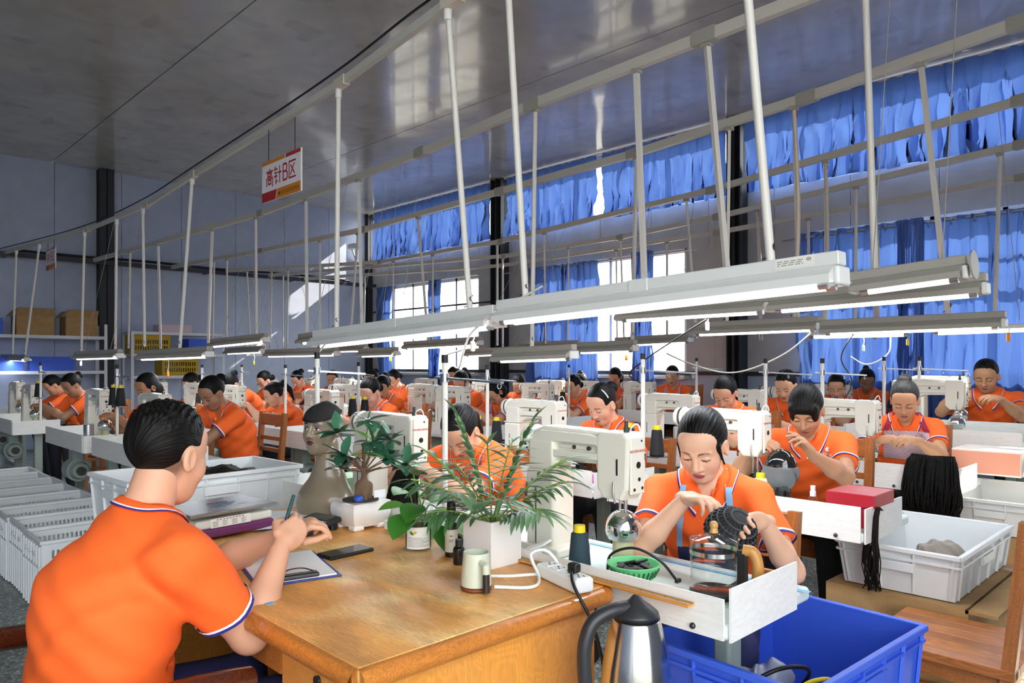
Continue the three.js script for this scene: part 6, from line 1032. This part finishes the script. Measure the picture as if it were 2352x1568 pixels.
// ---------- left: perforated crates, bins, shelves at the back ----------
function perforated() { // .6 (x) x .4 (y) x .42 (z)
  const g = new THREE.Group(); g.name = 'perforated_crate'; const sx = .6, h = .39, sz = .415, m = M.whiteCrate, t = .006;
  part('floor', box(sx - .02, t, sz - .02, 0, .01, 0), m, g);
  const holes = (len, rows) => { const H = []; for (const [y, hh] of rows) { const n = Math.floor((len - .08) / .023); for (let k = 0; k < n; k++) { const x = -len / 2 + .04 + (k + .25) * (len - .08) / n; H.push([[x, y], [x + .013, y], [x + .013, y + hh], [x, y + hh]]); } } return H; };
  for (const s of [-1, 1]) { const f = part('side', extrude([[-sx / 2, 0], [sx / 2, 0], [sx / 2, h], [-sx / 2, h]], t, 0, holes(sx, [[.3, .045], [.2, .075], [.1, .075]])).translate(0, 0, s * (sz / 2) - t / 2), m, g); part('rim', rbox(sx + .012, .02, .02, .004, 0, h, s * sz / 2), m, f); }
  for (const s of [-1, 1]) { const f = part('side', extrude([[-sz / 2, 0], [sz / 2, 0], [sz / 2, h], [-sz / 2, h]], t, 0, []).rotateY(Math.PI / 2).translate(s * sx / 2 - t / 2, 0, 0), m, g); part('rim', rbox(.02, .02, sz + .012, .004, s * sx / 2, h, 0), m, f); for (let k = 0; k < 7; k++) part('rib', box(.016, h * .92, .012, s * (sx / 2 + .006), h * .48, -sz / 2 + .02 + k * (sz - .04) / 6), m, f); part('rib', box(.014, .012, sz, s * (sx / 2 + .005), h * .66, 0), m, f); for (const z of [-.1, 0, .1]) part('boss', cyl(.014, .014, .012, 0, 0, 0, 12).rotateZ(Math.PI / 2).translate(s * (sx / 2 + .012), h * .82, z), m, f); }
  return g;
}
{ const c0 = perforated(); const nm = ['nearest the man', 'second from the man', 'third from the man', 'fourth from the man', 'fifth from the man', 'sixth from the man', 'seventh from the man', 'farthest by the table leg'];
  for (let k = 0; k < 8; k++) { const c = c0.clone(); c.name = numbered('perforated_crate'); c.position.set(1.25 + (k % 2) * .012, .002, -4.82 - k * .436); scene.add(c); tag(c, 'white slotted crate in the floor row, ' + nm[k], 'crate', 'white slotted crates'); } }
crate('plastic_crate', 'white ribbed bin behind the weighing scale', 'crate', [1.3, .62, -3.35], .05, .75, .27, .45, M.whiteCrate, {});
{ const g = thing('cardboard_box', 'cream carton under the bin behind the scale', 'box', [1.3, 0, -3.35], .05); part('shell', metreUV(box(.7, .615, .44, 0, .308, 0), 1.5), mat(0xcfc4a2, .7), g); part('tape', box(.05, .002, .44, 0, .616, 0), mat(0xb09a6a, .4), g); }
{ const P = union([[ell([0, 0, 0], [.28, .06, .15]), .001]]); const b = solo('hair_pile', isoMesh((x, y, z) => P(x, y, z) + .016 * Math.sin(x * 40 + 4 * Math.sin(z * 30)) * Math.sin(z * 55 + y * 30), [-.34, -.1, -.2], [.34, .12, .2], .011), M.hairBrown, 'pile of brown hair in the bin behind the scale', 'hair'); b.position.set(1.3, .83, -3.35); }
// black and blue stuff bags under the left tables
function shelfUnit(label, x0, x1, z, levels, top) {
  const g = thing('steel_shelf', label, 'shelf', [(x0 + x1) / 2, 0, z]), Wd = x1 - x0;
  for (const sx of [-1, 1]) for (const sz of [-1, 1]) part('post', [box(.045, top, .004, sx * Wd / 2, top / 2, sz * .24), box(.004, top, .045, sx * (Wd / 2 + .02), top / 2, sz * .22)], M.shelf, g);
  for (const y of levels) part('board', rbox(Wd, .05, .48, .004, 0, y, 0), M.shelf, g);
}
M.shelf = mat(0xd9dde2, .4);
shelfUnit('grey steel shelf unit at the far left wall', 1.4, 3.58, -13.3, [.5, 1.23, 1.78], 2.0);
shelfUnit('grey steel shelf unit right of the dark column', 3.98, 5.5, -13.3, [.5, 1.14, 1.88], 1.9);
const bx = (x, y, z, sx, sy, sz, m, l, open) => { const g = thing('storage_carton', l, 'box', [x, y, z]); part('body', metreUV(box(sx, sy, sz, 0, sy / 2, 0), 1.5), m, g); if (open) { part('flap', metreUV(box(sx, .006, .14, 0, 0, 0).rotateX(-.9).translate(0, sy + .05, sz / 2 + .03), 1.5), m, g); part('flap', metreUV(box(.12, .006, sz, 0, 0, 0).rotateZ(.9).translate(-sx / 2 - .02, sy + .04, 0), 1.5), m, g); } };
bx(2.62, 1.806, -13.3, .5, .3, .38, M.kraft, 'open cardboard carton on the left shelf top, left one', 1);
bx(3.25, 1.806, -13.3, .45, .3, .38, M.kraft, 'open cardboard carton on the left shelf top, right one', 1);
bx(1.9, 1.806, -13.3, .6, .24, .4, M.blueCrate, 'blue bin on the left shelf top');
bx(2.2, 1.256, -13.3, .5, .22, .38, M.blueCrate, 'blue bin on the middle left shelf, left one');
bx(2.85, 1.256, -13.3, .6, .22, .38, M.blueCrate, 'blue bin on the middle left shelf, right one');
bx(4.7, 1.906, -13.3, .55, .13, .3, mat(0xd9c2c6, .6), 'pink wrapped packs on top of the right shelf');
bx(5.1, 1.5, -13.28, .4, .3, .36, M.blueCrate, 'blue bin beside the yellow baskets');
function yellowBasket(x, y, z, l) { const g = thing('yellow_basket', l, 'basket', [x, y, z], 0, 'yellow slotted baskets'); const H = []; for (const y0 of [.06, .16]) for (let k = 0; k < 14; k++) { const xx = -.26 + k * .038; H.push([[xx, y0], [xx + .022, y0], [xx + .022, y0 + .07], [xx, y0 + .07]]); } for (const s of [-1, 1]) part('side', extrude([[-.3, 0], [.3, 0], [.3, .3], [-.3, .3]], .008, 0, H).translate(0, 0, s * .18 - .004), M.yellowBasket, g); for (const s of [-1, 1]) part('end', box(.008, .3, .36, s * .3, .15, 0), M.yellowBasket, g); part('floor', box(.6, .01, .36, 0, .005, 0), M.yellowBasket, g); part('rim', [box(.62, .02, .012, 0, .3, .186), box(.62, .02, .012, 0, .3, -.186)], M.yellowBasket, g); }
M.yellowBasket = mat(0xb8960c, .5);
yellowBasket(4.3, 1.54, -13.3, 'yellow slotted basket on the upper right shelf'); yellowBasket(4.75, 1.166, -13.25, 'yellow slotted basket with a paper tag on the lower right shelf');
part('board', rbox(1.5, .04, .48, .004, 0, 1.515, 0), M.shelf, scene.children.find((o) => o.userData.label === 'grey steel shelf unit right of the dark column'));
{ const g = thing('silver_tin', 'silver tin can standing on the left table corner', 'tin', [1.62, .735, -6.35]); part('can', cyl(.036, .036, .16, 0, .08, 0, 24), M.steel, g); part('rim', new THREE.TorusGeometry(.036, .003, 6, 24).rotateX(Math.PI / 2).translate(0, .16, 0), M.steel, g); }
{ const g = thing('wall_notice', 'small white notice sheet with red heading on the back wall', 'notice', [6.4, 1.66, ZB + .01]); const t = canvasTex(128, 96, (c) => { c.fillStyle = '#e9e6e6'; c.fillRect(0, 0, 128, 96); c.fillStyle = '#a84a52'; c.fillRect(0, 0, 128, 10); for (let k = 0; k < 5; k++) c.fillRect(14 + k * 21, 36, 15, 18); }); part('sheet', box(.4, .28, .004), M.paper, g); part('print', new THREE.PlaneGeometry(.39, .27).translate(0, 0, .0028), mat(0xffffff, .6, { map: t }), g); }

// small things on the nearer tables
{ const g = thing('green_carton', 'pale green carton behind the bonsai pot', 'box', [1.78, .732, -2.95]); part('body', rbox(.2, .1, .16, .004, 0, .05, 0), mat(0xa8cf9c, .5), g); part('lid', rbox(.205, .02, .165, .004, 0, .108, 0), mat(0xa8cf9c, .5), g); }
hank('hair_weft', 'brown wig hair hanging from the machine behind the jar', [1.72, .93, -2.34], .24, .16, 160, M.hairBrown, { r: .004 });
{ const g = thing('pink_tray', 'small pink plastic tray on the pearl headband table', 'tray', [3.02, .732, -2.55]); part('base', rbox(.1, .012, .13, .004, 0, .006, 0), mat(0xd58ac0, .4), g); part('rim', [box(.1, .03, .006, 0, .02, .063), box(.1, .03, .006, 0, .02, -.063), box(.006, .03, .13, .048, .02, 0), box(.006, .03, .13, -.048, .02, 0)], mat(0xd58ac0, .4), g); }
{ const g = thing('white_carton', 'white carton lying behind the pearl headband woman', 'box', [4.3, .732, -3.2]); part('body', rbox(.22, .12, .3, .004, 0, .06, 0), M.paper, g); part('lid', rbox(.226, .03, .306, .004, 0, .125, 0), M.paper, g); }
{ const b = solo('thread_bag', isoMesh((x, y, z) => ell([0, 0, 0], [.045, .035, .05])(x, y, z) + .006 * Math.sin(x * 90 + z * 50) * Math.sin(y * 80), [-.08, -.06, -.08], [.08, .06, .08], .006), mat(0xb58ab0, .3, { transmission: .4, thickness: 0 }), 'plastic bag of mauve thread beside the orange lid jar', 'bag'); b.position.set(2.95, .765, -2.13); }
scene.traverse((o) => { if (o.isMesh) { o.castShadow = true; o.receiveShadow = true; } });
renderer.render(scene, camera);
